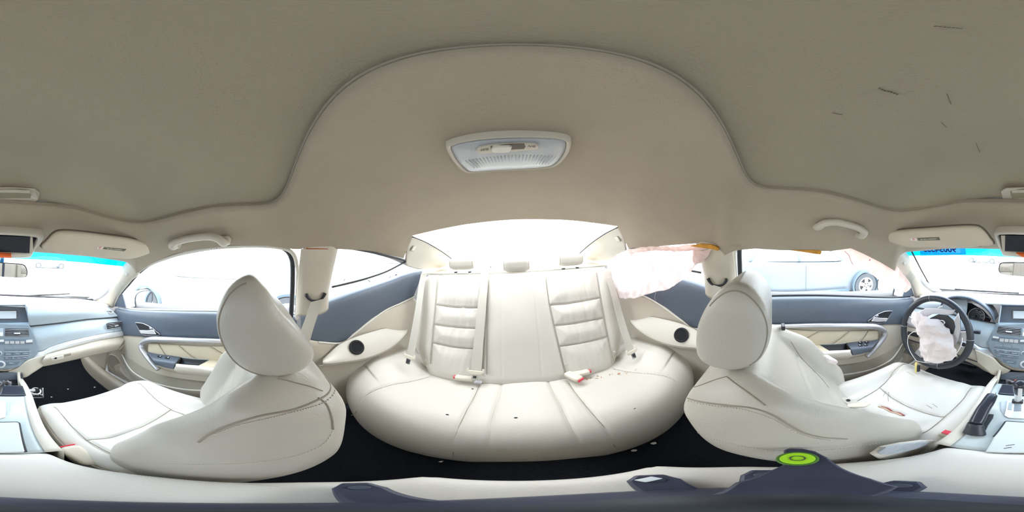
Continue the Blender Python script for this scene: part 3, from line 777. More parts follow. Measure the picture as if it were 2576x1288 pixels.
def cushion(name, s, xc, W, y0, y1, zt, TH, seams, parent, mt, bol=.03, tilt=.03, front_drop=.03, dense=170, extra=None):
    """y0 rear, y1 front (more negative).  seams: polylines in world (x,y)"""
    segs = []
    for q in seams: segs += polysegs(q)
    rings = []; K = 90; N = dense
    for i in range(K):
        t = i / (K - 1); y = y0 + (y1 - y0) * t
        e = (1 - t ** 14) ** (1 / 2.2) if t < 1 else 0
        e = min(e, (1 - (1 - t) ** 30) ** .5 if t > 0 else 0); e = max(e, .02)
        C = []
        for k in range(64):
            th = 2 * pi * k / 64; a, b = superrect(0, 0, 0, th, 3.6)
            C.append(V((a * W * (.90 + .10 * e), b * TH / 2 * e, 0)))
        ring_ = cr(C, N, closed=True); pts = []
        for p in ring_:
            X_ = s * xc + p.x; f = p.x / W * s
            zc = zt - TH / 2 + tilt * t - front_drop * sstep(.72, 1, t)
            z = zc + p.y
            if p.y > 0:
                k = min(1, p.y / (TH * .2))
                z += k * (bol * (sstep(.55, .80, abs(f))) * (1 - .6 * sstep(.75, 1, t)) - .006 * (1 - f * f))
                dmin = min(segdist(X_, y, g) for g in segs) if segs else 1
                z -= .0065 * exp(-(dmin / .0045) ** 2) * k
                z += .006 * k * (1 - exp(-(dmin / .03) ** 2)) - .003
                if extra: z += extra(X_, y, f, t) * k
            pts.append(V((X_, y, z)))
        rings.append(pts)
    o = loft(name, rings, mt, parent)
    return o, rings
def top_z(rings, x, y):
    best, bz = 9, 0
    for r in rings:
        if abs(r[0].y - y) > .01: continue
        for p in r:
            d = abs(p.x - x) + abs(p.y - y)
            if d < best + .004 and (d < best - .004 or p.z > bz): best, bz = min(best, d), p.z
    return bz
def seam_tube(nm, rings, poly, m, parent, r=.0011, off=.0, n=40):
    P = lin([(x, y, 0) for x, y in poly], n)
    P = [V((p.x, p.y, top_z(rings, p.x, p.y) + off)) for p in P]
    for _ in range(2): P = [P[0]] + [V((P[i].x, P[i].y, (P[i - 1].z + P[i].z * 2 + P[i + 1].z) / 4)) for i in range(1, len(P) - 1)] + [P[-1]]
    return sweep(nm, P, r, m, parent, n=n, sides=5)
def zs(px, z): return [(Z(u, v, z).x, Z(u, v, z).y) for u, v in px]

# ---------------- passenger seat
ps = empty('front_seat', (-.34, -.2, .1), 'cream leather front passenger seat, intact, set upright beside the glovebox', 'seat')
o, rg, along, PP = seat_back('backrest', -1, .352, (-.165, .30), 18, .485, .205, .178, ps, leather_worn_dim_m)
N = 150
pxline(o, 'flank_seam', [(818, 948), (832, 970), (826, 990), (800, 1006), (740, 1030), (660, 1045), (600, 1062), (550, 1080), (520, 1096), (500, 1112)], .0017, seam_m)
stitches(o, 'stitching', [(838, 960), (842, 985), (822, 1008), (790, 1022), (700, 1046), (600, 1070), (540, 1092)], thread_m, n=50, r=.0011)
pxline(o, 'back_seam', [(800, 1000), (822, 1018), (834, 1050), (838, 1080)], .0013, seam_m)
stitches(o, 'lower_stitching', [(836, 1085), (815, 1115), (770, 1138), (700, 1155), (600, 1166), (500, 1168), (400, 1166), (330, 1160)], thread_m, n=60, r=.0008)
pxline(o, 'yoke_seam', [(700, 952), (740, 962), (780, 972), (812, 984)], .0009, seam_m)
headrest('headrest', -1, .365, .125, [(-.018, .932), (-.052, .912), (-.072, .865), (-.066, .815), (-.040, .765), (.0, .736), (.045, .732), (.082, .755), (.088, .790), (.062, .835), (.034, .872), (.008, .912)], leather_worn_dim_m, ps, seam_at=(.02, .56), py=(.015, .015), pz=.785)
psm = [zs([(135, 1026), (165, 1062), (215, 1110), (300, 1152), (330, 1160)], .34), zs([(345, 968), (380, 995), (430, 1028), (480, 1045), (530, 1060)], .34), zs([(216, 1112), (290, 1096), (360, 1070), (430, 1028)], .34)]
cu, cr_ = cushion('cushion', -1, .332, .205, -.10, -.50, .335, .16, psm, ps, leather_white_m)
for q in psm: seam_tube('seam', cr_, q, seam_m, cu, .0011)
sweep('side_piping', [(-.1265, -.12, .325), (-.1255, -.25, .335), (-.1275, -.40, .335), (-.135, -.47, .32)], .002, seam_m, cu, n=40, sides=6)
rbox('seat_base', (-.33, -.28, .14), (.34, .34, .16), black_m, ps, bevel=.02)
for x in (-.18, -.48): rbox('seat_rail', (x, -.28, .055), (.035, .46, .045), black_m, ps, bevel=.006)
# ---------------- driver seat
ds = empty('front_seat', (.34, -.3, .1), 'cream leather driver seat, leaned back, with a torn cushion and deployed side airbag', 'seat')
o2, rg2, along2, PD = seat_back('backrest', 1, .360, (-.255, .29), 33, .515, .213, .198, ds, leather_worn_dim_m, bol=.06)
pxline(o2, 'flank_seam', [(1716, 985), (1722, 998), (1760, 1010), (1830, 1020), (1890, 1026), (1940, 1042), (1980, 1066), (2020, 1088), (2070, 1100), (2130, 1104)], .0016, seam_m)
stitches(o2, 'stitching', [(1730, 1008), (1790, 1020), (1860, 1028), (1930, 1048), (1985, 1078), (2030, 1098), (2090, 1108)], thread_m, n=50, r=.0010)
stitches(o2, 'lower_stitching', [(1750, 1085), (1800, 1105), (1870, 1122), (1960, 1134), (2060, 1132), (2140, 1126), (2220, 1112)], thread_m, n=60, r=.0008)
pxline(o2, 'yoke_seam', [(1720, 980), (1760, 970), (1800, 955), (1826, 948)], .0011, seam_m)
pxline(o2, 'insert_seam', [(1828, 948), (1850, 965), (1885, 990), (1925, 1020)], .0013, seam_m)
pxline(o2, 'bolster_seam', [(1990, 860), (2020, 905), (2060, 945), (2085, 975)], .0009, seam_m)
headrest('headrest', 1, .366, .118, [(.138, .718), (.138, .79), (.112, .852), (.075, .886), (.040, .884), (.010, .85), (.0, .800), (.016, .735), (.055, .697), (.105, .692)], leather_worn_dim_m, ds, seam_at=(.27, .80), py=(.075, .075), pz=.735)
dsm = [zs([(2285, 912), (2250, 940), (2213, 973), (2160, 1003), (2130, 1015)], .34), zs([(2446, 970), (2425, 1005), (2380, 1047), (2330, 1085), (2290, 1100)], .34), zs([(2214, 974), (2250, 1003), (2300, 1028), (2378, 1050)], .34),
       zs([(2170, 1030), (2210, 1065), (2250, 1090), (2290, 1100)], .34)]
tear = zs([(2216, 1021), (2232, 1026), (2245, 1034), (2262, 1038), (2274, 1044)], .34)
def bumps(x, y, f, t): return .003 * noise.noise(V((x * 30, y * 14, 2))) * (1 if abs(f) < .6 else 0) - .008 * exp(-(min(segdist(x, y, g) for g in polysegs(tear)) / .006) ** 2)
cu, cr_ = cushion('cushion', 1, .305, .218, -.19, -.605, .335, .16, dsm, ds, leather_white_m, extra=bumps)
for q in dsm: seam_tube('seam', cr_, q, seam_m, cu, .0012)
seam_tube('tear', cr_, tear, mat('torn_leather', (.32, .10, .08), .9), cu, .0035, off=.0015, n=16)
seam_tube('torn_edge', cr_, [(x + .003, y + .006) for x, y in tear], mat('foam_pale', (.66, .50, .38), .9), cu, .0030, off=.001, n=16)
for q in ([(2236, 985), (2234, 1000), (2235, 1008)], [(2228, 983), (2222, 996)], [(2330, 1020), (2345, 1028)], [(2345, 1018), (2358, 1026)], [(2280, 940), (2300, 950)]):
    seam_tube('crease', cr_, zs(q, .34), seam_m, cu, .0006, off=.0004, n=8)
sweep('side_piping', [(.0885, -.24, .325), (.0885, -.36, .336), (.090, -.50, .335), (.099, -.575, .32)], .002, seam_m, cu, n=40, sides=6)
rbox('seat_base', (.33, -.38, .14), (.34, .34, .16), black_m, ds, bevel=.02)
for x in (.18, .48): rbox('seat_rail', (x, -.38, .055), (.035, .46, .045), black_m, ds, bevel=.006)
# recliner side cover with scuffed grey centre
cvp = [X(u, v, .128) for u, v in [(2185, 1140), (2210, 1122), (2260, 1112), (2310, 1106), (2340, 1106), (2350, 1112), (2343, 1124), (2300, 1140), (2250, 1150), (2205, 1152)]]
cv = prism('recliner_cover', cvp, (-1, 0, .3), .010, beige_light_m, ds, bevel=.004)
cvp = [X(u, v, .116) for u, v in [(2205, 1136), (2225, 1124), (2270, 1116), (2325, 1110), (2338, 1112), (2325, 1122), (2280, 1134), (2235, 1142), (2212, 1142)]]
prism('scuffed_inlay', cvp, (-1, 0, .3), .003, mat('scuffed_grey', (.42, .46, .52), .6, noise_amt=.4, noise_scale=60), cv, bevel=.001)
# deployed side airbag on the outboard flank
rows = [[X(u, v, .555) for u, v in [(2035, 882), (2060, 884), (2080, 890)]], [X(u, v, .53) for u, v in [(2050, 898), (2075, 897), (2105, 907)]], [X(u, v, .535) for u, v in [(2068, 915), (2085, 915), (2098, 918)]], [X(u, v, .55) for u, v in [(2085, 932), (2090, 936), (2096, 930)]]]
patch('side_airbag', rows, airbag_m, ds, nu=24, nv=24, solid=.002, disp=lambda p, a, b: p + V((-.012 * noise.noise(p * 28) - .006, 0, .008 * noise.noise(p * 33 + V((4, 4, 4))))))
rbox('airbag_cap', X(1970, 822, .50), (.03, .012, .016), black_m, ds, bevel=.003)

# ---------------- rear bench
rb = empty('rear_bench', (0, .5, .1), 'cream leather three-place rear bench seat with debris along its seams', 'seat')
def rear_y(x): return .262 + .085 * (abs(x) / .6) ** 3
rsm = [zs([(1125, 1122), (1140, 1095), (1175, 1030), (1205, 965)], .37), zs([(1548, 1102), (1520, 1070), (1465, 1010), (1430, 958)], .37),
       zs([(1226, 1120), (1238, 1050), (1262, 960)], .37), zs([(1455, 1105), (1410, 1020), (1378, 955)], .37),
       zs([(880, 1000), (930, 985), (1000, 965), (1078, 940)], .37), zs([(1740, 960), (1690, 950), (1620, 938), (1543, 920)], .37)]
segs = []
for q in rsm: segs += polysegs(q)
rear_rings = []
prof = [(.03, .05), (.0, .10), (-.012, .20), (-.006, .29), (.018, .345), (.06, .372), (.12, .376), (.20, .370), (.28, .362), (.36, .356), (.42, .354)]
NXR = 260
prof3 = cr([(a, b, 0) for a, b in prof], 90)
for p in prof3:
    row = []
    for j in range(NXR):
        x = -.645 + 1.29 * j / (NXR - 1); ax = abs(x)
        rise = .040 * sstep(.40, .55, ax) * sstep(.02, .2, p.x) + .008 * exp(-(x / .1) ** 4) - .010 * exp(-((ax - .3) / .13) ** 4) * sstep(.08, .2, p.x)
        y = rear_y(x) + p.x * (1 if p.x < .1 else (1 - (rear_y(x) - .262) * 1.5))
        z = p.y + rise * (1 if p.y > .3 else 0) - .02 * sstep(.56, .645, ax) ** 2
        k = sstep(.28, .34, p.y)
        dmin = min(segdist(x, y, g) for g in segs)
        z -= (.008 * exp(-(dmin / .005) ** 2) - .005 * (1 - exp(-(dmin / .035) ** 2))) * k
        row.append(V((x, y, z)))
    rear_rings.append(row)
vs = [p for r in rear_rings for p in r]
rc = mesh('cushion', vs, gridfaces(len(rear_rings), NXR), leather_m, rb, solid=.004)
def rz(x, y):
    best, b = 9, V((0, 0, .37))
    for r in rear_rings[20:]:
        j = int(round((x + .645) / 1.29 * (NXR - 1))); p = r[max(0, min(NXR - 1, j))]
        if abs(p.y - y) < best: best, b = abs(p.y - y), p
    return b.z
for k, q in enumerate(rsm):
    P = lin([(x, y, 0) for x, y in q], 50); P = [V((p.x, p.y, rz(p.x, p.y) + .003)) for p in P]
    for _ in range(3): P = [P[0]] + [V((P[i].x, P[i].y, (P[i - 1].z + P[i].z * 2 + P[i + 1].z) / 4)) for i in range(1, 49)] + [P[-1]]
    sweep('seam', P, .0012 if k not in (2, 3) else .0009, seam_m if k not in (2, 3) else thread_m, rc, n=50, sides=5)
# backrest as a height field over (x,h)
BB, BT = V((0, .605, .365)), V((0, .905, .846))
bu = (BT - BB).normalized(); bn = V((0, -bu.z, bu.y)); BH = (BT - BB).length
def on_back(u, v): p = PL(u, v, BB, bn); return (p.x, (p - BB).dot(bu))
bsm = [[on_back(u, v) for u, v in q] for q in ([(1103, 690), (1098, 770), (1092, 840), (1086, 915)], [(1228, 690), (1226, 780), (1219, 870), (1214, 940)],
       [(1371, 690), (1380, 760), (1402, 860), (1421, 938)], [(1500, 690), (1512, 770), (1527, 850), (1542, 915)],
       [(1100, 768), (1150, 775), (1198, 776), (1226, 774)], [(1095, 817), (1150, 824), (1198, 827), (1221, 827)], [(1090, 862), (1150, 874), (1198, 877), (1218, 876)],
       [(1381, 769), (1430, 765), (1470, 758), (1507, 751)], [(1393, 820), (1440, 815), (1480, 808), (1515, 801)], [(1404, 871), (1450, 865), (1490, 857), (1524, 848)],
       [(1226, 700), (1224, 940)])]
bsm_t = [[on_back(u, v) for u, v in q] for q in ([(1260, 690), (1262, 780), (1263, 870), (1265, 945)], [(1338, 690), (1348, 770), (1356, 860), (1362, 945)])]
bseg = []
for q in bsm: bseg += polysegs(q)
bsegt = []
for q in bsm_t: bsegt += polysegs(q)
inL = (on_back(1098, 780)[0], on_back(1222, 780)[0]); inR = (on_back(1385, 780)[0], on_back(1512, 780)[0])
NXB, NHB = 260, 130
vs = []
for i in range(NHB):
    h = -.03 + (BH + .05) * i / (NHB - 1)
    q = h / BH
    half = .43 + .13 * sstep(.0, .35, q) + .055 * sstep(.35, .9, q) - .05 * sstep(.93, 1.04, q) - .03 * sstep(.1, -.06, q)
    for j in range(NXB):
        a = -1 + 2 * j / (NXB - 1); x = a * half
        edge = sqrt(max(0, 1 - abs(a) ** 10)); tope = sqrt(max(0, 1 - max(0, (q - .90) / .135) ** 2.5)); bote = sqrt(max(0, 1 - max(0, (.04 - q) / .10) ** 2))
        d = .055 * (edge * tope * bote) - .055
        dm = min(segdist(x, h, g) for g in bseg); dt = min(segdist(x, h, g) for g in bsegt)
        d -= .007 * exp(-(dm / .0045) ** 2) * edge; d += .010 * (1 - exp(-(dm / .035) ** 2)) * edge
        d -= .0025 * exp(-(dt / .003) ** 2)
        if inL[0] < x < inL[1] or inR[0] < x < inR[1]:
            d += .004 * noise.noise(V((x * 38, h * 7, 1))) * exp(-(dm / .05) ** 2) + .0015 * noise.noise(V((x * 70, h * 14, 6)))
        d += .004 * noise.noise(V((x * 6, h * 6, 9)))
        vs.append(BB + V((x, 0, 0)) + bu * h + bn * (d + .012))
rbk = mesh('backrest', vs, gridfaces(NHB, NXB), leather_m, rb, solid=.004)
def bp(x, h, off=0): return BB + V((x, 0, 0)) + bu * h + bn * (.012 + off)
for q in bsm[:10]: sweep('seam', [bp(x, h, .001) for x, h in q], .0012, seam_m, rbk, n=40, sides=5)
for q in bsm_t: sweep('stitching', [bp(x, h, .006) for x, h in q], .0009, thread_m, rbk, n=40, sides=5)
for u, v in ((1076, 905), (1420, 916), (1541, 885)): 
    x, h = on_back(u, v); disc('stud', bp(x, h, .004), bn, .0045, .004, beige_light_m, rbk)
# lower valance behind the cushion
patch('valance', [[(-.44, .62, .40), (0, .635, .385), (.44, .62, .40)], [(-.44, .66, .33), (0, .67, .33), (.44, .66, .33)]], beige_m, rb, nu=20, nv=6)
# rear head restraints: belong to the bench
for k, (u, v, hw, y) in enumerate([(1163, 663, .085, .945), (1299, 667, .083, .935), (1434, 653, .085, .945)]):
    c = Y(u, v, y)
    hr = empty('head_restraint', c); hr.parent = rb; hr.location = c - rb.location
    R = []; K = 30
    for i in range(K):
        a = -1 + 2 * i / (K - 1); kk = max(.05, (1 - abs(a) ** 5) ** (1 / 2.2) if abs(a) < 1 else 0)
        ringp = []
        for j in range(40):
            th = 2 * pi * j / 40; p_, q_ = superrect(0, 0, 0, th, 3.2)
            ringp.append(c + V((a * hw, p_ * .036 * kk, q_ * .038 * kk)))
        R.append(ringp)
    pad = loft('pad', R, leather_worn_dim_m, hr)
    for sx in (-1, 1):
        kk = (1 - .84 ** 5) ** (1 / 2.2) * 1.01
        L = []
        for j in range(40):
            th = 2 * pi * j / 40; p_, q_ = superrect(0, 0, 0, th, 3.2); L.append(c + V((sx * hw * .84, p_ * .036 * kk, q_ * .038 * kk)))
        sweep('piping', L, .0011, seam_m, hr, closed=True, rawpath=True, sides=5, up=V((1, 0, .01)))
    if k != 1:
        for sx in (-1, 1):
            sweep('post', [c + V((sx * .045, 0, -.02)), c + V((sx * .045, 0, -.09))], .004, chrome_m, hr, n=6)
            disc('post_guide', c + V((sx * .045, 0, -.055)), (0, -.2, 1), .011, .006, black_m, hr)
# parcel shelf
sh = mesh('parcel_shelf', [(-.66, .99, .850), (.66, .99, .850), (.66, 1.345, .866), (-.66, 1.345, .866)], [(0, 1, 2, 3)], mat('shelf_felt', (.62, .58, .50), .9, noise_amt=.05, noise_scale=100), solid=.01, smooth=False)
tag(sh, 'pale felt parcel shelf under the rear window', 'shelf')
sbx = sweep('shelf_clip', [Y(1233, 672, .96), Y(1236, 672, .96)], .003, black_m, sh, n=4)

# ================================================================== DASHBOARD
dash = empty('dashboard', (0, -.85, .4), 'blue-grey and beige dashboard with vents, centre controls and silver trim', 'dashboard')
def D(lst): return [Y(u, v, y) for u, v, y in lst]
def mirx(P): return [V((-p.x, p.y, p.z)) for p in P]
lip = [V(p) for p in [(-.665, -.87, .640), (-.50, -.84, .668), (-.30, -.825, .686), (-.13, -.822, .697), (0, -.822, .701)]]
lip = lip + mirx(lip[:-1])[::-1]
back = [V(p) for p in [(-.70, -1.05, .615), (-.45, -1.14, .628), (0, -1.18, .634), (.45, -1.14, .628), (.70, -1.05, .615)]]
midl = [V(p) for p in [(-.69, -.96, .640), (-.45, -1.0, .676), (0, -1.01, .694), (.45, -1.0, .676), (.69, -.96, .640)]]
patch('top_panel', [back, midl, lip, [p + V((0, .006, -.010)) for p in lip]], mat('dash_top_lit', (.62, .62, .61), .55, .4, bump=.15, bump_scale=500), dash, nu=80, nv=24, solid=.006)  # windscreen glare on the dash top is put into this pale colour
# side pads (airbag cover on the passenger side, same skin on the driver side)
pad_t = D([(68, 772, -.812), (100, 770, -.812), (150, 769, -.814), (210, 768, -.820), (268, 770, -.845)])
pad_m = D([(70, 795, -.785), (100, 793, -.785), (150, 790, -.785), (215, 785, -.792), (283, 783, -.815)])
pad_b = D([(73, 819, -.790), (105, 816, -.788), (150, 811, -.787), (220, 802, -.790), (298, 796, -.800)])
def low(P, dy, dz): return [p + V((0, dy, dz)) for p in P]
lo_t = low(pad_b, -.008, -.006)
lo_m = D([(92, 850, -.760), (130, 842, -.757), (180, 832, -.755), (240, 822, -.762), (305, 812, -.785)])
lo_b = D([(99, 884, -.748), (130, 871, -.745), (180, 856, -.742), (250, 841, -.745), (322, 829, -.755)])
tr_t = low(lo_b, .004, 0)
tr_b = D([(76, 908, -.725), (120, 889, -.728), (180, 872, -.730), (250, 855, -.732), (326, 842, -.745)])
gl_t = low(tr_b, -.004, -.003)
gl_m = D([(108, 905, -.700), (140, 897, -.700), (180, 890, -.700), (240, 876, -.702), (313, 862, -.712)])
gl_b = D([(104, 922, -.715), (140, 915, -.713), (180, 906, -.713), (240, 892, -.715), (296, 881, -.725)])
un = low(gl_b, -.14, -.02)
for P_ in (lo_t, lo_m, lo_b, tr_t, tr_b):
    P_.insert(0, V((P_[0].x * .45, P_[0].y - .030, P_[0].z)))
for s, F in ((-1, lambda P: P), (1, mirx)):
    if s < 0:
        pd = patch('airbag_cover', [F(pad_t), F(pad_m), F(pad_b)], dash_m, dash, nu=50, nv=20, solid=.006)
    else:
        patch('side_pad', [F(pad_t)[2:], F(pad_m)[2:], F(pad_b)[2:]], dash_m, dash, nu=50, nv=20, solid=.006)
    patch('lower_pad', [F(lo_t), F(lo_m), F(lo_b)], dash_m, dash, nu=50, nv=20, solid=.006)
    sweep('pad_gap', low(F(pad_b), .001, -.004), .0035, black_m, dash, n=50, sides=8)
    patch('trim_strip', [F(tr_t), [(a + b) / 2 + V((0, .006, 0)) for a, b in zip(F(tr_t), F(tr_b))], F(tr_b)], silver_light_m if s < 0 else silver_m, dash, nu=50, nv=8, solid=.005)
    patch('underside', [F(gl_b), F(un)], black_m, dash, nu=20, nv=4, solid=.004)
gt = gl_t[1:]; gm_ = gl_m[:]; gb_ = gl_b[:]
gv = patch('glovebox_door', [gl_t[1:-1] + [gl_t[-1] + V((.02, 0, 0))], gl_m[0:-1] + [gl_m[-1] + V((.02, 0, 0))], gl_b], beige_m, dash, nu=50, nv=16, solid=.006)
sweep('door_gap', [gl_t[1], Y(117, 905, -.703), Y(106, 920, -.712)], .0022, black_m, gv, n=20, sides=6)
prism('latch', D([(128, 900, -.697), (160, 893, -.697), (160, 901, -.697), (130, 907, -.697)]), (0, 1, 0), .004, beige_light_m, gv)
disc('key_hole', Y(140, 901, -.690), (0, 1, -.1), .0065, .002, rubber_m, gv)
prism('latch_recess', D([(160, 892, -.696), (178, 888, -.696), (178, 893, -.696), (161, 897, -.696)]), (0, 1, 0), .003, seam_m, gv)
# end cap beside the glovebox
patch('end_cap', [D([(312, 846, -.742), (326, 843, -.745)]), D([(315, 862, -.722), (326, 858, -.74)]), D([(296, 882, -.73), (305, 884, -.75)])], beige_m, dash, nu=8, nv=10, solid=.005)
# driver knee panel
kn_t = mirx(tr_b); kn_t = low(kn_t, -.004, -.003)
kn_m = low(kn_t, .012, -.06); kn_b = low(kn_t, -.02, -.125)
patch('knee_panel', [kn_t, kn_m, kn_b, low(kn_b, -.12, -.02)], beige_m, dash, nu=40, nv=20, solid=.006)
# beige column cheeks joining dash and console
for s in (-1, 1):
    F = (lambda P: P) if s < 0 else mirx
    A = D([(20, 934, -.712), (46, 924, -.712), (72, 905, -.715), (118, 890, -.725)])
    B = D([(40, 952, -.70), (66, 948, -.69), (82, 938, -.69), (106, 922, -.705)])
    patch('cheek', [F(A), F(B)], beige_m, dash, nu=30, nv=10, solid=.006)
# vents (shared builder): four corner points of the photo plus a depth
def vent(nm, c4, y, slats, parent, frame=True):
    P = [Y(u, v, y) for u, v in c4]; g = empty(nm, (P[0] + P[2]) / 2); g.parent = parent
    g.location = (P[0] + P[2]) / 2 - parent.location
    base = prism('recess', [p + V((0, .001, 0)) for p in P], (0, 1, .15), .002, rubber_m, g)
    for k in range(slats):
        t = (k + .5) / slats
        a, b = P[0].lerp(P[3], t), P[1].lerp(P[2], t)
        sweep('slat', [a + V((0, .007, 0)), b + V((0, .007, 0))], .0016, silver_m, g, n=4, sides=6, flat=1)
    a = P[0].lerp(P[3], .55).lerp(P[1].lerp(P[2], .55), .5)
    rbox('tab', a + V((0, .012, 0)), (.028, .008, .006), silver_light_m, g, bevel=.002)
    if frame: sweep('frame', [p + V((0, .004, 0)) for p in P], .0018, dash_m, g, closed=True, n=60, sides=6, up=V((0, 1, 0)))
    return g
vent('side_vent', [(267, 813), (304, 808), (315, 819), (270, 829)], -.757, 4, dash)
prism('vent_knob', D([(286, 829, -.752), (300, 826, -.752), (299, 831, -.752), (288, 833, -.752)]), (0, 1, 0), .003, dash_m, dash)
vent('demister_vent', [(268, 782), (279, 782), (287, 790), (269, 790)], -.808, 3, dash, False)
sv = [(-p.x, p.z) for p in [Y(267, 813, -.757), Y(304, 808, -.757), Y(315, 819, -.757), Y(270, 829, -.757)]]
vent('driver_vent', [(2276, 793), (2300, 782), (2296, 803), (2272, 813)], -.735, 4, dash)
vent('driver_demister', [(2300, 768), (2312, 762), (2314, 766), (2304, 773)], -.80, 2, dash, False)
prism('column_switch_panel', D([(2284, 833, -.708), (2312, 838, -.708), (2310, 849, -.708), (2283, 842, -.708)]), (0, 1, 0), .003, black_m, dash)

# ---- instrument cluster
hood = D([(2368, 770, -.800), (2374, 757, -.795), (2392, 746, -.79), (2418, 744, -.79), (2446, 750, -.79), (2474, 766, -.79), (2494, 786, -.79), (2502, 806, -.79)])
hoodb = [p + V((0, -.10, -.012)) for p in hood]
hoodf = [p + V((0, .012, -.010)) for p in hood]
patch('cluster_hood', [hoodb, hood, hoodf], dark_m, dash, nu=60, nv=10, solid=.006)
cl = D([(2300, 800, -.86), (2310, 770, -.86), (2350, 752, -.86), (2400, 752, -.86), (2440, 760, -.86), (2474, 780, -.86), (2494, 802, -.86), (2488, 814, -.86), (2460, 822, -.86), (2420, 816, -.86), (2360, 812, -.86)])
cls = empty('instrument_cluster', cl[3]); cls.parent = dash; cls.location = cl[3] - dash.location
prism('cluster_face', cl, (0, 1, .1), .003, gloss_black_m, cls)
gc = Y(2456, 795, -.85); nn = V((-.1, 1, .25)).normalized()
ga, gb2 = V((1, 0, 0)), nn.cross(V((-1, 0, 0))).normalized()
if gb2.z < 0: gb2 = -gb2
R_ = .047
disc('gauge_dial', gc, nn, R_, .002, mat('dial', (.10, .12, .15), .4), cls)
ring('gauge_ring', gc + nn * .003, nn, R_ * .98, .0022, silver_light_m, cls)
ring('gauge_inner_ring', gc + nn * .003, nn, R_ * .52, .0007, silver_m, cls)
for k in range(21):
    a = radians(225 - 270 * k / 20)
    d_ = -ga * cos(a) + gb2 * sin(a)
    L = .007 if k % 2 == 0 else .004
    sweep('tick', [gc + nn * .003 + d_ * R_ * .93, gc + nn * .003 + d_ * (R_ * .93 - L)], .0005, letter_m, cls, n=2, sides=4)
for k in range(9):
    a = radians(225 - 270 * k / 8); d_ = -ga * cos(a) + gb2 * sin(a)
    text('numeral', str(k * 20), gc + nn * .003 + d_ * R_ * .72, -ga, gb2, .010, letter_m, cls)
a = radians(222); d_ = ga * cos(a) * -1 + gb2 * sin(a) * .5
sweep('needle', [gc + nn * .005, gc + nn * .005 + V((.036, .002, -.012))], lambda t: .0012 * (1 - .6 * t), red_m if False else letter_m, cls, n=6, sides=6)
disc('needle_cap', gc + nn * .004, nn, .006, .004, rubber_m, cls)
g2c = Y(2389, 783, -.85)
disc('gauge_dial', g2c, nn, .03, .002, mat('dial', (.10, .12, .15), .4), cls); ring('gauge_ring', g2c + nn * .003, nn, .03, .0018, silver_light_m, cls)
g3c = Y(2482, 803, -.852); sweep('fuel_arc', [g3c + V((cos(radians(q)) * .02, 0, sin(radians(q)) * .014)) for q in range(20, 170, 10)], .0007, letter_m, cls, n=20, sides=4)
sweep('fuel_needle', [g3c + V((.008, .002, .004)), g3c + V((-.012, .002, -.014))], .0008, red_m, cls, n=4, sides=4)

# ---- centre stack
stack = empty('centre_stack', (0, -.78, .5)); stack.parent = dash; stack.location = V((0, -.78, .5)) - dash.location
S0 = V((0, -.798, .628)); SN = V((0, .27, .085)).normalized(); SD = V((0, .085, -.27)).normalized()
def SP(u, v, off=0): return PL(u, v, S0 + SN * off, SN)
def spoly(nm, px, off, th, m, bev=.0012, par=None): return prism(nm, [SP(u, v, off) for u, v in px], SN, th, m, par or stack, bevel=bev)
spoly('fascia', [(2510, 816), (2576, 812), (2646, 815), (2652, 822), (2664, 846), (2671, 870), (2670, 886), (2655, 905), (2632, 918), (2605, 926), (2576, 928), (2545, 922), (2520, 908), (2500, 892), (2488, 872), (2486, 860), (2494, 838)], -.004, .014, stack_m, .005)
# hooded display
spoly('display_surround', [(2518, 768), (2640, 768), (2650, 816), (2511, 816)], -.035, .012, dark_m)
for e in ([(2512, 816), (2519, 768)], [(2640, 768), (2651, 816)]):
    Pq = [SP(u, v, o_) for (u, v), o_ in ((e[0], .008), (e[1], .004))]; Pr = [SP(u, v, -.05) for u, v in e]
    mesh('display_cheek', [Pq[0], Pq[1], Pr[1], Pr[0]], [(0, 1, 2, 3)], dash_m, stack, solid=.006, smooth=False)
mesh('display_ledge', [SP(2511, 817, .006), SP(2650, 817, .006), SP(2645, 806, -.05), SP(2517, 806, -.05)], [(0, 1, 2, 3)], dash_m, stack, solid=.004, smooth=False)
mesh('display_roof', [SP(2518, 767, .006), SP(2641, 767, .006), SP(2638, 772, -.05), SP(2522, 772, -.05)], [(0, 1, 2, 3)], dark_m, stack, solid=.004, smooth=False)
scb = spoly('display_bezel', [(2546, 780), (2620, 780), (2620, 803), (2546, 803)], -.022, .003, gloss_black_m)
spoly('display_screen', [(2549, 782), (2617, 782), (2617, 801), (2549, 801)], -.019, .002, screen_m, .0006, scb)
def svent(px):
    P = [SP(u, v, .009) for u, v in px]; g = empty('centre_vent', (P[0] + P[2]) / 2); g.parent = stack; g.location = (P[0] + P[2]) / 2 - stack.matrix_basis.translation - dash.location
    prism('recess', P, SN, .0022, rubber_m, g)
    for k in range(5):
        t = (k + .5) / 5; a, b = P[0].lerp(P[3], t), P[1].lerp(P[2], t)
        sweep('slat', [a + SN * .004, b + SN * .004], .0013, silver_m, g, n=3, sides=6)
    a = P[0].lerp(P[3], .6).lerp(P[1].lerp(P[2], .6), .5); rbox('tab', a + SN * .007, (.030, .006, .006), silver_light_m, g, bevel=.002)
svent([(2512, 820), (2569, 826), (2567, 845), (2507, 837)]); svent([(2589, 826), (2647, 827), (2650, 845), (2588, 846)])
hz = spoly('hazard_switch', [(2572, 826), (2585, 826), (2584, 846), (2571, 846)], .009, .003, dash_m)
spoly('hazard_button', [(2573, 836), (2584, 836), (2583, 845), (2572, 845)], .012, .002, silver_light_m, .0008, hz)
spoly('clock_strip', [(2497, 845), (2576, 852), (2658, 853), (2659, 865), (2576, 866), (2495, 856)], .009, .0025, button_m)
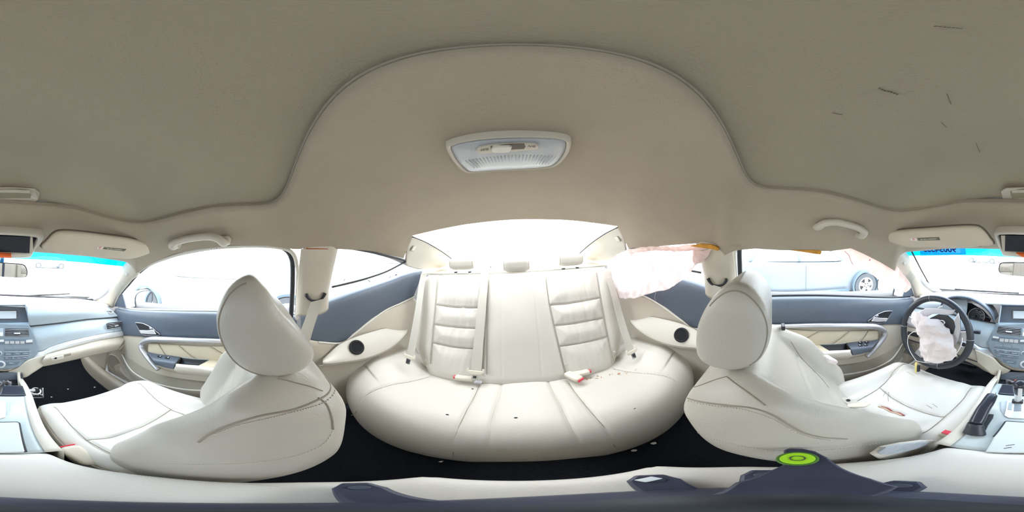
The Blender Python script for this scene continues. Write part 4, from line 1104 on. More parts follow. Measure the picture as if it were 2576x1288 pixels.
for px in ([(2498, 845), (2514, 848), (2512, 852), (2497, 850)], [(2566, 855), (2586, 854), (2586, 860), (2566, 860)], [(2641, 855), (2658, 854), (2658, 861), (2641, 862)]):
    spoly('wide_button', px, .0115, .003, silver_light_m)
for k in range(4): spoly('preset_button', [(2515 + 12 * k, 851 + k * .9), (2526 + 12 * k, 852 + k * .9), (2525 + 12 * k, 860 + k), (2514 + 12 * k, 859 + k)], .0115, .002, silver_m)
for k in range(4): spoly('preset_button', [(2588 + 13 * k, 858), (2599 + 13 * k, 858), (2599 + 13 * k, 865), (2588 + 13 * k, 865)], .0115, .002, silver_m)
def row(px4, n, m, off=.010, th=.0025, nm='radio_button', gap=.06):
    A, B, C_, D_ = [V((u, v, 0)) for u, v in px4]
    for k in range(n):
        a, b = k / n + gap / n, (k + 1) / n - gap / n
        q = [A.lerp(B, a), A.lerp(B, b), D_.lerp(C_, b), D_.lerp(C_, a)]
        spoly(nm, [(p.x, p.y) for p in q], off, th, m, .0006)
row([(2501, 865), (2566, 871), (2566, 877), (2501, 870)], 3, stack_m)
row([(2587, 874), (2651, 873), (2651, 877), (2587, 877)], 3, stack_m)
row([(2501, 872), (2566, 879), (2566, 881), (2501, 875)], 2, button_m)
row([(2587, 880), (2651, 880), (2651, 883), (2587, 883)], 2, button_m)
row([(2500, 880), (2562, 886), (2563, 893), (2502, 886)], 3, button_m, .010, .004)
row([(2586, 887), (2651, 885), (2649, 893), (2586, 895)], 3, button_m, .010, .004)
row([(2503, 890), (2563, 896), (2563, 903), (2506, 896)], 3, button_m, .010, .004)
row([(2586, 898), (2647, 896), (2642, 903), (2586, 905)], 3, button_m, .010, .004)
for e in ([(2499, 877), (2566, 885)], [(2586, 885), (2652, 884)], [(2502, 887), (2563, 895)], [(2586, 897), (2648, 894)]):
    sweep('bright_line', [SP(*e[0], .0135), SP(*e[1], .0135)], .0010, silver_light_m, stack, n=4, sides=6)
ring('volume_ring', SP(2575, 889, .012), SN, .0095, .002, silver_light_m, stack); disc('volume_knob', SP(2575, 889, .011), SN, .0085, .005, button_m, stack)
disc('dial_ring', SP(2578, 916, .006), SN, .0215, .009, silver_light_m, stack, bevel=.003); disc('dial_knob', SP(2578, 916, .012), SN, .0125, .006, button_m, stack)
spoly('return_button', [(2522, 903), (2558, 909), (2556, 917), (2526, 911)], .009, .0025, button_m)
spoly('menu_button', [(2589, 911), (2626, 910), (2620, 917), (2590, 920)], .009, .0025, button_m)
XD = V((-1, 0, 0))
for tx, u, v, sz in (('FM', 2510, 882, .0085), ('AM', 2530, 885, .0085), ('AUDIO', 2552, 889, .0075), ('SCAN', 2597, 891, .0075), ('TITLE', 2620, 890, .0075), ('CLOCK', 2641, 889, .007), ('MUTE', 2511, 893, .007), ('- TUNE +', 2540, 897, .007),
                     ('RPT', 2593, 901, .006), ('- DISP -', 2609, 901, .006), ('RDM', 2624, 901, .006), ('LOAD', 2639, 899, .006), ('RETURN', 2541, 911, .0075), ('MENU', 2605, 914, .0075)):
    text('lettering', tx, SP(u, v, .0152 if v < 905 else .0125), XD, -SD, sz, letter_m, stack)
patch('stack_edge', [[SP(2500, 894, -.004), SP(2530, 914, -.004), SP(2576, 930, -.004), SP(2620, 924, -.004), SP(2655, 906, -.004)], [SP(2506, 904, -.02), SP(2530, 926, -.02), SP(2576, 934, -.02), SP(2622, 930, -.02), SP(2648, 916, -.02)]], beige_m, stack, nu=30, nv=4, solid=.004)

# ================================================================== CENTRE CONSOLE
con = empty('centre_console', (0, -.35, .1), 'centre console with pale lid, shifter gate and beige side rails', 'console')
ys = [-.72, -.60, -.50, -.40, -.30, -.20]
zt_ = [.26, .335, .385, .412, .418, .415]
wx = [.088, .090, .088, .082, .078, .078]
# side bodies
for s in (-1, 1):
    top_ = [V((s * (w_ + .018), y, z)) for y, z, w_ in zip(ys, zt_, wx)]
    top_in = [V((s * w_, y, z + .002)) for y, z, w_ in zip(ys, zt_, wx)]
    top_[0].z += .03; top_in[0].z += .03; top_[1].z += .01; top_in[1].z += .01
    md_ = [p + V((s * .006, 0, -.03)) for p in top_]
    bt_ = [V((s * .115, p.y, .12)) for p in top_]
    patch('side_rail', [top_in, top_, md_, bt_], beige_light_m, con, nu=50, nv=24, solid=.006)
# upper deck
deckrow = lambda dx: [V((dx * w_, y, z)) for y, z, w_ in zip(ys[1:], zt_[1:], wx[1:])]
patch('deck', [deckrow(-1), deckrow(0), deckrow(1)], mat('deck_plastic_lit', (.52, .59, .61), .38, .5, noise_amt=.05, noise_scale=30), con, nu=30, nv=16, solid=.006)  # deck colour lightened to stand in for the glare on it
# storage pocket under the stack
mesh('pocket', [(-.085, -.73, .345), (.085, -.73, .345), (.085, -.86, .33), (-.085, -.86, .33), (-.085, -.60, .30), (.085, -.60, .30), (.085, -.86, .24), (-.085, -.86, .24)],
     [(4, 5, 6, 7), (2, 3, 7, 6), (0, 3, 7, 4), (1, 2, 6, 5)], black_m, con, solid=.004, smooth=False)
prism('pocket_lid', D([(2508, 932, -.715), (2576, 936, -.715), (2628, 932, -.715), (2633, 940, -.69), (2634, 953, -.69), (2576, 958, -.69), (2508, 953, -.69)]), (0, 1, .3), .008, mat('pocket_lid', (.13, .15, .18), .45), con, bevel=.003)
for sx in (-1, 1): patch('column_side', [[(sx * .094, -.76, .35), (sx * .094, -.70, .345)], [(sx * .092, -.76, .30), (sx * .092, -.62, .31)], [(sx * .11, -.80, .10), (sx * .11, -.60, .12)]], beige_m, con, nu=10, nv=16, solid=.012)
# tray in front of the shifter
tr = rbox('front_tray', Z(2576, 985, .385) + V((.0, 0, 0)), (.155, .085, .018), gloss_black_m, con, bevel=.006, rot=Matrix.Rotation(radians(14), 3, 'X'))
rbox('tray_edge', Z(2576, 999, .385), (.158, .010, .012), dash_m, con, bevel=.004)
for sx in (-.045, .048): rbox('socket_cover', Z(2576, 1005, .388) + V((sx, 0, .002)), (.045, .014, .010), stack_m, con, bevel=.004)
# shifter gate
gate = prism('shift_gate', [Z(u, v, .414) for u, v in [(2516, 1010), (2576, 1008), (2600, 1010), (2602, 1030), (2598, 1046), (2588, 1054), (2576, 1056), (2535, 1055), (2522, 1048), (2515, 1034)]], (0, 0, 1), .006, dash_m, con, bevel=.003)
prism('gate_plate', [Z(u, v, .421) for u, v in [(2534, 1009), (2591, 1009), (2590, 1050), (2576, 1054), (2537, 1052), (2526, 1046)]], (0, 0, 1), .003, silver_light_m, gate, bevel=.001)
prism('gate_slot', [Z(u, v, .4245) for u, v in [(2552, 1008), (2570, 1008), (2569, 1034), (2550, 1034)]], (0, 0, 1), .001, stack_m, gate, bevel=.0003)
prism('gear_window', [Z(u, v, .4245) for u, v in [(2537, 1012), (2548, 1012), (2545, 1032), (2534, 1030)]], (0, 0, 1), .001, dash_m, gate, bevel=.0003)
text('gear_letters', 'P R N D', Z(2541, 1022, .4262), (0, -1, 0), (1, 0, 0), .007, letter_m, gate)
# cup holder lid (large slab, glare put into its pale colour) with black gap
ld = [Z(u, v, .424) for u, v in [(2530, 1061), (2576, 1064), (2618, 1063), (2624, 1066), (2640, 1138), (2478, 1138), (2500, 1100)]]
lid_ = prism('storage_lid', ld, (0, 0, 1), .006, mat('lid_lit', (.64, .69, .70), .35, .5), con, bevel=.003)
sweep('lid_gap', [p + V((0, 0, .003)) for p in [ld[6], ld[0], ld[1], ld[2], ld[3], ld[4]]], .0028, black_m, con, n=60, sides=6, straight=True)
for q in ([(2525, 1128), (2545, 1125)], [(2530, 1121), (2552, 1118)]): sweep('scratch', [Z(u, v, .4305) for u, v in q], .0008, black_m, lid_, n=8, sides=4)

gs = empty('gear_shifter', Z(2560, 1010, .42), 'silver and black automatic gear lever standing in the console gate', 'gear lever')
P_ = [Z(2560, 1012, .42), Z(2560, 1000, .45), Z(2562, 985, .49), Z(2566, 970, .525)]
sweep('lever', P_, lambda t: .008 + .004 * t, silver_light_m, gs, n=24, sides=14)
R = []
c0, c1 = Z(2564, 992, .475), Z(2568, 958, .548)
for i in range(16):
    t = i / 15; e = sqrt(max(.003, 1 - (2 * t - 1) ** 4))
    c = c0.lerp(c1, t); R.append([c + V((cos(k * pi / 12) * (.016 + .006 * t) * e, sin(k * pi / 12) * (.018 + .007 * t) * e, 0)) for k in range(24)])
loft('knob', R, gloss_black_m, gs); 
prism('knob_plate', [Z(2560, 999, .47) + V((0, .016, 0)), Z(2571, 998, .47) + V((0, .016, 0)), Z(2573, 967, .53) + V((0, .020, 0)), Z(2562, 966, .53) + V((0, .020, 0))], (0, 1, .5), .006, silver_light_m, gs, bevel=.002)
rbox('boot', Z(2560, 1010, .425), (.03, .02, .014), black_m, gs, bevel=.004)

hb = empty('handbrake', Z(2440, 1090, .42), 'black glossy handbrake lever lying beside the driver seat', 'handbrake')
a, b, c = Z(2454, 1066, .440), Z(2472, 1032, .452), Z(2496, 994, .464)
sweep('grip', [a, b, c.lerp(b, .5), c], lambda t: .0165 * (1 - .12 * abs(2 * t - 1) ** 6), gloss_black_m, hb, n=40, sides=18, flat=.85)
sweep('release_button', [c, c + (c - b).normalized() * .012], .008, silver_m, hb, n=6, sides=12)
R = []
for i in range(12):
    t = i / 11; q = Z(2451, 1090, .421).lerp(a, t); q.z = .421 + .018 * t
    R.append([q + V((cos(k * pi / 10) * (.021 - .005 * t), sin(k * pi / 10) * .014, .0 + max(0, sin(k * pi / 10)) * .008)) for k in range(20)])
loft('boot', R, leather_black_m, hb)
prism('slot', [Z(u, v, .4215) for u, v in [(2488, 1042), (2500, 1043), (2498, 1052), (2486, 1070), (2474, 1094), (2442, 1096), (2446, 1080)]], (0, 0, 1), .002, black_m, hb, bevel=.0005)

# armrest with stitched pale leather cover
arm = empty('armrest_box', (0, -.05, .3), 'pale leather centre armrest box carrying the camera tripod', 'armrest')
R = []; K = 50
for i in range(K):
    t = i / (K - 1); y = -.205 + .312 * t
    e = min((1 - (1 - t) ** 26) ** .5 if t > 0 else .05, (1 - t ** 26) ** .5 if t < 1 else .05); e = max(e, .05)
    w_ = .086 + .040 * sstep(0, .5, t) - .028 * sstep(.7, 1, t)
    C = []
    for k in range(48):
        aa, bb = superrect(0, 0, 0, 2 * pi * k / 48, 4.5); C.append(V((aa * w_ * (.85 + .15 * e), bb * .035 * e, 0)))
    R.append([V((p.x, y, .392 + p.y + .004 * (1 - (p.x / w_) ** 2) * (1 if p.y > 0 else 0))) for p in cr(C, 96, closed=True)])
lidp = loft('padded_lid', R, leather_white_m, arm)
R = []
for i, (z, g_) in enumerate([(.10, .0), (.2, 0), (.33, .0), (.366, .002)]):
    R.append([V((a_ * (.10 + g_), -.06 + b_ * (.145 + g_), z)) for a_, b_ in [superrect(0, 0, 0, 2 * pi * k / 48, 6) for k in range(48)]])
loft('box_body', R, beige_m, arm)
stitches(lidp, 'stitching', [(255, 1180), (330, 1194), (420, 1204), (520, 1212), (620, 1218), (700, 1224)], thread_m, n=50, r=.0007)
stitches(lidp, 'stitching', [(2180, 1172), (2230, 1164), (2290, 1152), (2340, 1142)], thread_m, n=40, r=.0007)
sweep('lid_gap', [V((a_ * .100, -.06 + b_ * .145, .3645)) for a_, b_ in [superrect(0, 0, 0, 2 * pi * k / 60, 6) for k in range(60)]], .002, black_m, arm, closed=True, rawpath=True, sides=6)

# ================================================================== STEERING WHEEL
wh = empty('steering_wheel', (.38, -.6, .56), 'black leather steering wheel with silver spokes, its airbag burst out', 'steering wheel')
WC = V((.38, -.6, .56)); WN = V((0, cos(radians(12)), sin(radians(12)))); WA = V((1, 0, 0)); WB = WN.cross(WA) * -1
if WB.z < 0: WB = -WB
def WP(a, r, off=0): return WC + (WA * cos(a) + WB * sin(a)) * r + WN * off
sweep('rim', [WP(2 * pi * k / 90, .174, -.006) for k in range(90)], .0158, leather_black_m, wh, closed=True, rawpath=True, sides=18, up=WN)
for a in (75, 175, 355, 250): 
    sweep('rim_seam', [WP(radians(a), .174, -.006) + ((WA * cos(radians(a)) + WB * sin(radians(a))) * cos(q) + WN * sin(q)) * .0162 for q in [2 * pi * j / 16 for j in range(16)]], .0009, silver_m, wh, closed=True, rawpath=True, sides=5, up=WP(radians(a + 90), 1) - WC)
R = []
for i in range(8):
    t = i / 7; R.append([WP(2 * pi * k / 36, .062 * (1 + .12 * cos(2 * 2 * pi * k / 36)) * sqrt(max(.01, 1 - t ** 3)), -.035 + .045 * t) for k in range(36)])
loft('hub', R, black_m, wh)
def spoke(a0, a1, nm, m):
    P = []
    for t in (0, .33, .66, 1):
        r0 = .050 + (.168 - .050) * t; P.append((r0, a0 + (a1 - a0) * .1 * t))
    o_ = prism(nm, [WP(radians(a0 - 22), .058), WP(radians(a0 - 10), .11, -.008), WP(radians(a0 - 8), .166, -.012), WP(radians(a0 + 8), .166, -.012), WP(radians(a0 + 10), .11, -.008), WP(radians(a0 + 22), .058)], WN, .008, m, wh, bevel=.004)
for a in (10, 170, 250, 290): spoke(a, a, 'spoke', silver_m)
# split silver spoke covers around the open hub
for px in ([(2315, 784), (2330, 775), (2360, 776), (2405, 779), (2398, 790), (2385, 792), (2365, 788), (2345, 790), (2328, 800)], [(2412, 786), (2416, 800), (2418, 830), (2414, 850), (2405, 868), (2399, 862), (2400, 842), (2406, 815), (2400, 806)]):
    prism('spoke_cover', [PL(u, v, WC + WN * .008, WN) for u, v in px], WN, .008, silver_m, wh, bevel=.003)
prism('hub_opening', [PL(u, v, WC + WN * .012, WN) for u, v in [(2340, 800), (2362, 790), (2385, 793), (2400, 806), (2404, 825), (2398, 840), (2380, 845), (2355, 840), (2342, 820)]], WN, .003, black_m, wh, bevel=.001)
sweep('column', [WC - WN * .03, WC - WN * .20 + V((0, 0, -.03))], .045, black_m, wh, n=8, sides=20)
for (u, v, y), (u2, v2, y2) in (((2430, 833, -.69), (2466, 836, -.69)),):
    st = sweep('indicator_stalk', [Y(u - 14, v, y), Y(u, v, y), Y(u2, v2, y2)], lambda t: .006 + .004 * sstep(.6, .8, t), gloss_black_m, wh, n=30, sides=12)
ring('ignition', Y(2424, 867, -.70), (-.2, 1, .3), .014, .004, silver_m, wh); disc('ignition_barrel', Y(2424, 867, -.702), (-.2, 1, .3), .011, .004, black_m, wh)
# burst airbag: crumpled bag
ab = [[(2296, 783), (2318, 786), (2345, 800), (2362, 806)], [(2292, 800), (2318, 806), (2352, 816), (2376, 822)], [(2300, 822), (2325, 828), (2365, 830), (2392, 840)],
      [(2312, 850), (2335, 852), (2370, 852), (2402, 868)], [(2314, 880), (2335, 880), (2372, 876), (2409, 890)], [(2322, 900), (2340, 904), (2370, 906), (2396, 906)]]
def crum(p, a, b):
    e = sin(pi * a) * .5 + .5
    return p + WN * (.030 * sin(pi * min(1, max(0, a))) + .030 * noise.noise(p * 17) * e + .014 * noise.noise(p * 42) + .006 * abs(noise.noise(p * 90))) + WA * .006 * noise.noise(p * 50 + V((3, 3, 3))) + WB * .008 * noise.noise(p * 40 + V((7, 3, 3)))
airb = patch('burst_airbag', [[PL(u, v, WC + WN * .035, WN) for u, v in r] for r in ab], airbag_m, wh, nu=70, nv=80, solid=.0015, disp=crum)
sweep('airbag_tail', [PL(u, v, WC + WN * .03, WN) for u, v in [(2368, 822), (2376, 812), (2370, 806), (2362, 808)]], .004, airbag_m, wh, n=20, sides=8, flat=.4)
sweep('torn_flap', [PL(u, v, WC + WN * .03, WN) for u, v in [(2360, 775), (2366, 772), (2370, 770)]], .003, white_m, wh, n=8, sides=6)

# key hanging from a white lanyard loop round the wheel
ky = empty('key', Y(2306, 930, -.50), 'car key with yellow tag hanging from a white lanyard looped over the wheel rim', 'key')
lw = WC + WN * .045
sweep('lanyard', [PL(u, v, lw, WN) for u, v in [(2306, 908), (2296, 895), (2287, 878), (2283, 860), (2286, 845), (2296, 836), (2308, 832)]] , .0016, white_m, ky, n=50, sides=6)
sweep('lanyard', [PL(u, v, lw, WN) for u, v in [(2306, 908), (2330, 912), (2360, 909), (2385, 902), (2405, 890), (2418, 868), (2421, 850)]] , .0016, white_m, ky, n=50, sides=6)
kp = lambda u, v: PL(u, v, lw, WN)
prism('tag', [kp(2303, 911), kp(2308, 911), kp(2308, 922), kp(2306, 938), kp(2302, 937), kp(2302, 920)], WN, .003, yellow_m, ky, bevel=.001)
prism('key_head', [kp(2309, 918), kp(2315, 919), kp(2315, 934), kp(2309, 935)], WN, .008, black_m, ky, bevel=.002)
prism('key_blade', [kp(2310.5, 935), kp(2312.3, 935), kp(2312, 945), kp(2310.8, 946)], WN, .002, chrome_m, ky, bevel=.0005)

# pedals
pd = empty('brake_pedal', (.36, -1.0, .1), 'black brake pedal with ribbed rubber pad in the driver footwell', 'pedal')
c = Y(2430, 918, -.98); rbox('pad', c, (.14, .012, .055), rubber_m, pd, bevel=.004, rot=Matrix.Rotation(radians(-35), 3, 'X'))
for k in range(5): rbox('rib', c + V((0, .006 + .0 * k, -.02 + .01 * k)) + V((0, .0, 0)), (.12, .006, .003), gloss_black_m, pd, bevel=.001, rot=Matrix.Rotation(radians(-35), 3, 'X'))
sweep('arm', [c + V((0, -.01, 0)), c + V((.0, -.08, .10)), c + V((0, -.12, .25))], .008, black_m, pd, n=16)
pd = empty('accelerator_pedal', (.20, -1.0, .1), 'narrow black accelerator pedal beside the console', 'pedal')
c = Y(2482, 926, -.98); rbox('pad', c, (.045, .012, .12), rubber_m, pd, bevel=.004, rot=Matrix.Rotation(radians(-35), 3, 'X'))
sweep('arm', [c + V((0, -.01, .03)), c + V((0, -.08, .12)), c + V((0, -.12, .25))], .006, black_m, pd, n=16)
# metal bracket and wiring on the passenger side of the tunnel
br = empty('bracket', Y(92, 990, -.62), 'metal bracket with loose parts sticking out of the tunnel into the passenger footwell', 'bracket')
prism('plate', D([(76, 978, -.60), (107, 976, -.60), (109, 1000, -.58), (80, 1000, -.58)]), (0, .4, 1), .004, black_m, br)
sweep('edge', D([(107, 976, -.60), (108, 1000, -.58)]), .0035, silver_m, br, n=6); sweep('edge', D([(80, 1000, -.58), (108, 1000, -.58)]), .002, silver_m, br, n=6)
ring('coil', Y(90, 984, -.59), (0, .4, 1), .018, .004, chrome_m, br); rbox('connector', Y(81, 982, -.59), (.022, .014, .012), silver_m, br, bevel=.003)
for k in range(5): disc('rivet', Y(84 + 5 * k, 993 - 2 * (k % 2), -.58), (0, .4, 1), .004, .003, chrome_m, br)
cb = sweep('cable', [Y(74, 985, -.60), Y(76, 1005, -.57), Z(80, 1020, .18), Z(87, 1040, .12), Z(93, 1060, .10), Z(96, 1090, .10)], .005, rubber_m, None, n=50)
tag(cb, 'loose black cable running down beside the console in the passenger footwell', 'cable')
cr1 = patch('crumpled_wrapper', [[Y(u, v, -.66) for u, v in [(2530, 955), (2548, 957), (2576, 958), (2600, 957), (2606, 960)]], [Y(u, v, -.64) for u, v in [(2534, 975), (2550, 978), (2576, 978), (2600, 976), (2604, 974)]]], mat('foil', (.35, .34, .34), .3, .5, metal=.3, noise_amt=.6, noise_scale=90), None, nu=40, nv=16, solid=.001, disp=lambda p, a, b: p + V((0, .012 * noise.noise(p * 60), .018 * noise.noise(p * 75))))
tag(cr1, 'crumpled grey wrapper stuffed in the pocket below the radio', 'wrapper')
cap_ = disc('orange_cap', Y(2558, 959, -.645), (0, 1, .4), .011, .01, orange_m); tag(cap_, 'small orange-red cap lying in the pocket behind the gear lever', 'cap')

# ================================================================== MIRRORS, VISORS, HANDLES, LAMP
mr = empty('rear_view_mirror', Y(2576, 690, -.56), 'black framed rear-view mirror on a blue-tinted stalk at the windscreen', 'mirror')
mpx = [(2512, 672), (2514, 664), (2522, 661), (2545, 660), (2576, 661), (2610, 663), (2632, 665), (2640, 669), (2645, 678), (2646, 690), (2642, 697), (2630, 699), (2600, 698), (2560, 695), (2530, 692), (2516, 688), (2511, 680)]
mc = Y(2578, 680, -.555); mn = V((.0, 1, -.10)).normalized()
MP = [PL(u, v, mc, mn) for u, v in mpx]
R = []
ctr = sum(MP, V((0, 0, 0))) / len(MP)
for k, (sc_, of) in enumerate([(.97, 0), (1.0, -.004), (1.0, -.012), (.85, -.024), (.5, -.03)]): R.append([ctr + (p - ctr) * sc_ + mn * of for p in cr(MP, 64, closed=True)])
loft('housing', R, black_m, mr)
prism('glass', [ctr + (p - ctr) * .955 + mn * .0003 for p in cr(MP, 48, closed=True)], mn, .0008, mirror_m, mr, bevel=0)
sweep('stalk', [ctr + V((0, -.02, .01)), Y(2581, 656, -.60), Y(2582, 648, -.655)], .008, mat('blue_stalk', (.02, .25, .60), .35), mr, n=12)

# overhead console with opened compartment
oh = empty('overhead_console', Y(2576, 620, -.54), 'taupe overhead console with an open dark sunglasses tray and an orange strip', 'overhead console')
n_o = V((0, .80, -.60)).normalized(); oc = Y(2576, 620, -.535)
def OP(u, v, off=0): return PL(u, v, oc + n_o * off, n_o)
outer_ = [(2500, 587), (2506, 584), (2540, 583), (2576, 584), (2640, 587), (2680, 590), (2685, 597), (2680, 608), (2664, 628), (2656, 643), (2648, 648), (2610, 649), (2576, 648), (2545, 645), (2525, 643), (2518, 632), (2508, 612)]
inner_ = [(2510, 593), (2530, 590), (2576, 591), (2620, 593), (2665, 597), (2671, 602), (2668, 612), (2655, 632), (2640, 638), (2576, 637), (2540, 634), (2522, 630), (2514, 610)]
OO = cr([OP(u, v) for u, v in outer_], 96, closed=True)
II = cr([OP(u, v, .004) for u, v in inner_], 96, closed=True)
c_o = sum(OO, V((0, 0, 0))) / 96; c_i = sum(II, V((0, 0, 0))) / 96
def near(P, c, q):
    a = atan2((q - c).z, (q - c).x)
    return min(P, key=lambda p: abs(((atan2((p - c_o).z, (p - c_o).x) - a + pi) % (2 * pi)) - pi))
II2 = [near(II, c_o, q) for q in OO]
loft('bezel', [[p - n_o * .045 for p in OO], OO, [p.lerp(q, .5) + n_o * .006 for p, q in zip(OO, II2)], II2, [p - n_o * .03 for p in II2]], beige_light_m, oh, cap=False)
prism('tray_well', [p - n_o * .03 for p in II], n_o, .002, black_m, oh, bevel=0)
prism('tray_door', [OP(u, v, .002) for u, v in [(2518, 592), (2658, 596), (2660, 634), (2522, 630)]], n_o, .004, beige_m, oh, bevel=.001)
prism('tray_lining', [OP(u, v, .007) for u, v in [(2529, 592), (2652, 596), (2650, 636), (2528, 631)]], n_o, .002, mat('tray_black', (.012, .014, .022), .6), oh, bevel=.0005)
ost = prism('orange_strip', [OP(u, v, .012) for u, v in [(2556, 635), (2576, 635), (2604, 637), (2605, 646), (2578, 646), (2570, 643)]], n_o, .006, orange_m, oh, bevel=.001)
for k in range(2): sweep('rib', [OP(2562, 638 + 3 * k, .019), OP(2603, 640 + 3 * k, .019)], .0007, rust_m, ost, n=4, sides=4)

def visor(s, nm):
    t = 'passenger' if s < 0 else 'driver'
    lab = 'taupe sun visor folded up on the %s side, airbag warning label%s' % (t, '' if s < 0 else ', a little wrinkled')
    root = empty('sun_visor', mx((.30, -.45, 1.0), s), lab, 'sun visor', 'folded sun visors')
    if s < 0: pts = [(104, 625), (118, 610), (138, 590), (160, 585), (200, 587), (260, 594), (330, 604), (375, 616), (387, 626), (382, 636), (360, 645), (330, 652), (270, 649), (200, 644), (160, 637), (125, 634)]
    else: pts = [(2499, 618), (2490, 604), (2478, 588), (2462, 575), (2440, 572), (2400, 573), (2340, 577), (2280, 581), (2240, 585), (2218, 592), (2222, 602), (2250, 615), (2285, 623), (2340, 623), (2400, 623), (2450, 622), (2480, 619)]
    p0 = V((s * .2, -.46, .985)); n = V((-s * .10, .72, -.68)).normalized()
    P = cr([PL(u, v, p0, n) for u, v in pts], 80, closed=True); c = sum(P, V((0, 0, 0))) / 80
    rings_ = [[c + (p - c) * a + n * o_ for p in P] for a, o_ in ((.90, -.022), (.985, -.018), (1.0, -.010), (.995, -.004), (.96, .0), (.80, .003), (.4, .005), (.05, .006))]
    b = loft('panel', rings_, mat('visor_cloth', (.60, .53, .43), .85, .2, noise_amt=.05, noise_scale=20, bump=.3, bump_scale=500), root)
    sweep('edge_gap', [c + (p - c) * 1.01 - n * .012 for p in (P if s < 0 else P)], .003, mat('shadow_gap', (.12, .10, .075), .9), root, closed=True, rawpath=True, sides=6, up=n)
    lab_px = [(262, 622), (318, 627), (312, 632), (257, 626)] if s < 0 else [(2308, 599), (2362, 597), (2365, 604), (2310, 605)]
    pic_px = [(246, 620), (262, 621), (257, 627), (242, 625)] if s < 0 else [(2288, 599), (2306, 599), (2308, 606), (2292, 605)]
    o_ = .0062
    prism('warning_label', [PL(u, v, p0 + n * o_, n) for u, v in lab_px], n, .0006, label_print_m, root, bevel=0)
    prism('warning_pictogram', [PL(u, v, p0 + n * o_, n) for u, v in pic_px], n, .0006, label_white_m, root, bevel=0)
    q = [PL(u, v, p0 + n * (o_ + .0012), n) for u, v in lab_px]
    xd = (q[1] - q[0]).normalized(); cc = sum(q, V((0, 0, 0))) / 4
    text('label_text', 'AIR BAG WARNING', cc, xd, V((0, 0, 1)), .0068, label_white_m, root)
    q = [PL(u, v, p0 + n * (o_ + .0014), n) for u, v in pic_px]; cc = sum(q, V((0, 0, 0))) / 4
    ring('pictogram_ring', cc, n, .0035, .0004, red_m, root); sweep('pictogram_bar', [cc - xd * .003, cc + xd * .003 + V((0, 0, .002))], .0004, red_m, root, n=3, sides=4)
    # hinge clip at the inner edge
    u, v = (140, 637) if s < 0 else (2461, 622)
    rbox('clip', PL(u, v, p0, n) - n * .012, (.022, .012, .012), mat('clip_brown', (.25, .12, .12), .6), root, bevel=.003)
    return root
visor(-1, 0); visor(1, 0)

def grip_handle(s, px, x, lab):
    root = empty('grab_handle', mx((.52, -.22, 1.04), s), lab, 'grab handle', 'roof grab handles')
    P = [X(u, v, s * x) for u, v in px]
    off = V((-s * .030, 0, -.012))
    path = [P[0] + V((s * .02, 0, .01)), P[0] + off * .4] + [p + off for p in P[1:-1]] + [P[-1] + off * .4, P[-1] + V((s * .02, 0, .01))]
    sweep('grip', path, lambda t: .0145 + .004 * (abs(2 * t - 1) ** 4), beige_m, root, n=70, sides=14, flat=.8)
    for p in (P[0], P[-1]): rbox('mount', p + V((s * .004, 0, .004)), (.018, .034, .030), beige_m, root, bevel=.007)
    return root
grip_handle(-1, [(440, 618), (448, 606), (475, 597), (505, 592), (535, 590), (556, 596), (565, 608)], .505, 'taupe grab handle above the passenger door glass')
grip_handle(1, [(2056, 568), (2066, 556), (2092, 553), (2122, 559), (2148, 567), (2162, 577), (2164, 590)], .505, 'taupe grab handle above the driver door, pulled out of the headliner')

# dome lamp
dl = empty('dome_lamp', (0, .24, 1.14), 'unlit dome lamp with clear ribbed lens and sliding switch in the rear headliner', 'lamp')
zl = 1.137
LP = lambda u, v, dz=0: Z(u, v, zl - dz)
lo_ = [(1122, 372), (1130, 363), (1180, 351), (1260, 343), (1340, 342), (1410, 346), (1433, 352), (1437, 362), (1430, 385), (1410, 410), (1385, 421), (1320, 426), (1240, 430), (1185, 434), (1165, 430), (1140, 405)]
O1 = cr([LP(u, v) for u, v in lo_], 100, closed=True); c = sum(O1, V((0, 0, 0))) / 100
up_ = V((0, 0, 1))
loft('bezel', [[p + up_ * .018 for p in O1], [p for p in O1], [c + (p - c) * .97 - up_ * .003 for p in O1], [c + (p - c) * .93 - up_ * .001 for p in O1], [c + (p - c) * .92 + up_ * .008 for p in O1]], beige_m, dl, cap=False)
lens = loft('lens', [[c + (p - c) * .925 + up_ * .006 for p in O1], [c + (p - c) * .92 for p in O1], [c + (p - c) * .85 - up_ * .004 for p in O1], [c + (p - c) * .5 - up_ * .007 for p in O1], [c + (p - c) * .05 - up_ * .007 for p in O1]], lens_m, dl)
for k in range(26):
    t = (k + .5) / 26; x = -.075 + .15 * t
    sweep('lens_rib', [(x, .252 + .0 * k, zl - .0078), (x * .92, .288, zl - .0062)], .0007, lens_m, lens, n=4, sides=4)
sp_ = [(1198, 376), (1204, 368), (1230, 363), (1300, 359), (1345, 359), (1356, 364), (1356, 370), (1345, 374), (1300, 377), (1230, 382), (1206, 383)]
prism('switch_plate', [LP(u, v, .008) for u, v in sp_], (0, 0, -1), .004, beige_m, dl, bevel=.0015)
prism('switch_slot', [LP(u, v, .012) for u, v in [(1234, 368), (1280, 363), (1318, 362), (1322, 368), (1318, 374), (1280, 376), (1236, 379)]], (0, 0, -1), .0008, mat('slot_brown', (.13, .10, .08), .7), dl, bevel=0)
prism('slider', [LP(u, v, .012) for u, v in [(1234, 374), (1240, 366), (1280, 364), (1288, 366), (1282, 378), (1268, 380), (1242, 380)]], (0, 0, -1), .005, beige_light_m, dl, bevel=.0015)
dk = mat('engraving', (.25, .21, .16), .8)
text('lettering', 'OFF', LP(1219, 376, .0128), (-1, 0, 0), (0, 1, 0), .007, dk, dl); text('lettering', 'ON', LP(1338, 368, .0128), (-1, 0, 0), (0, 1, 0), .007, dk, dl)

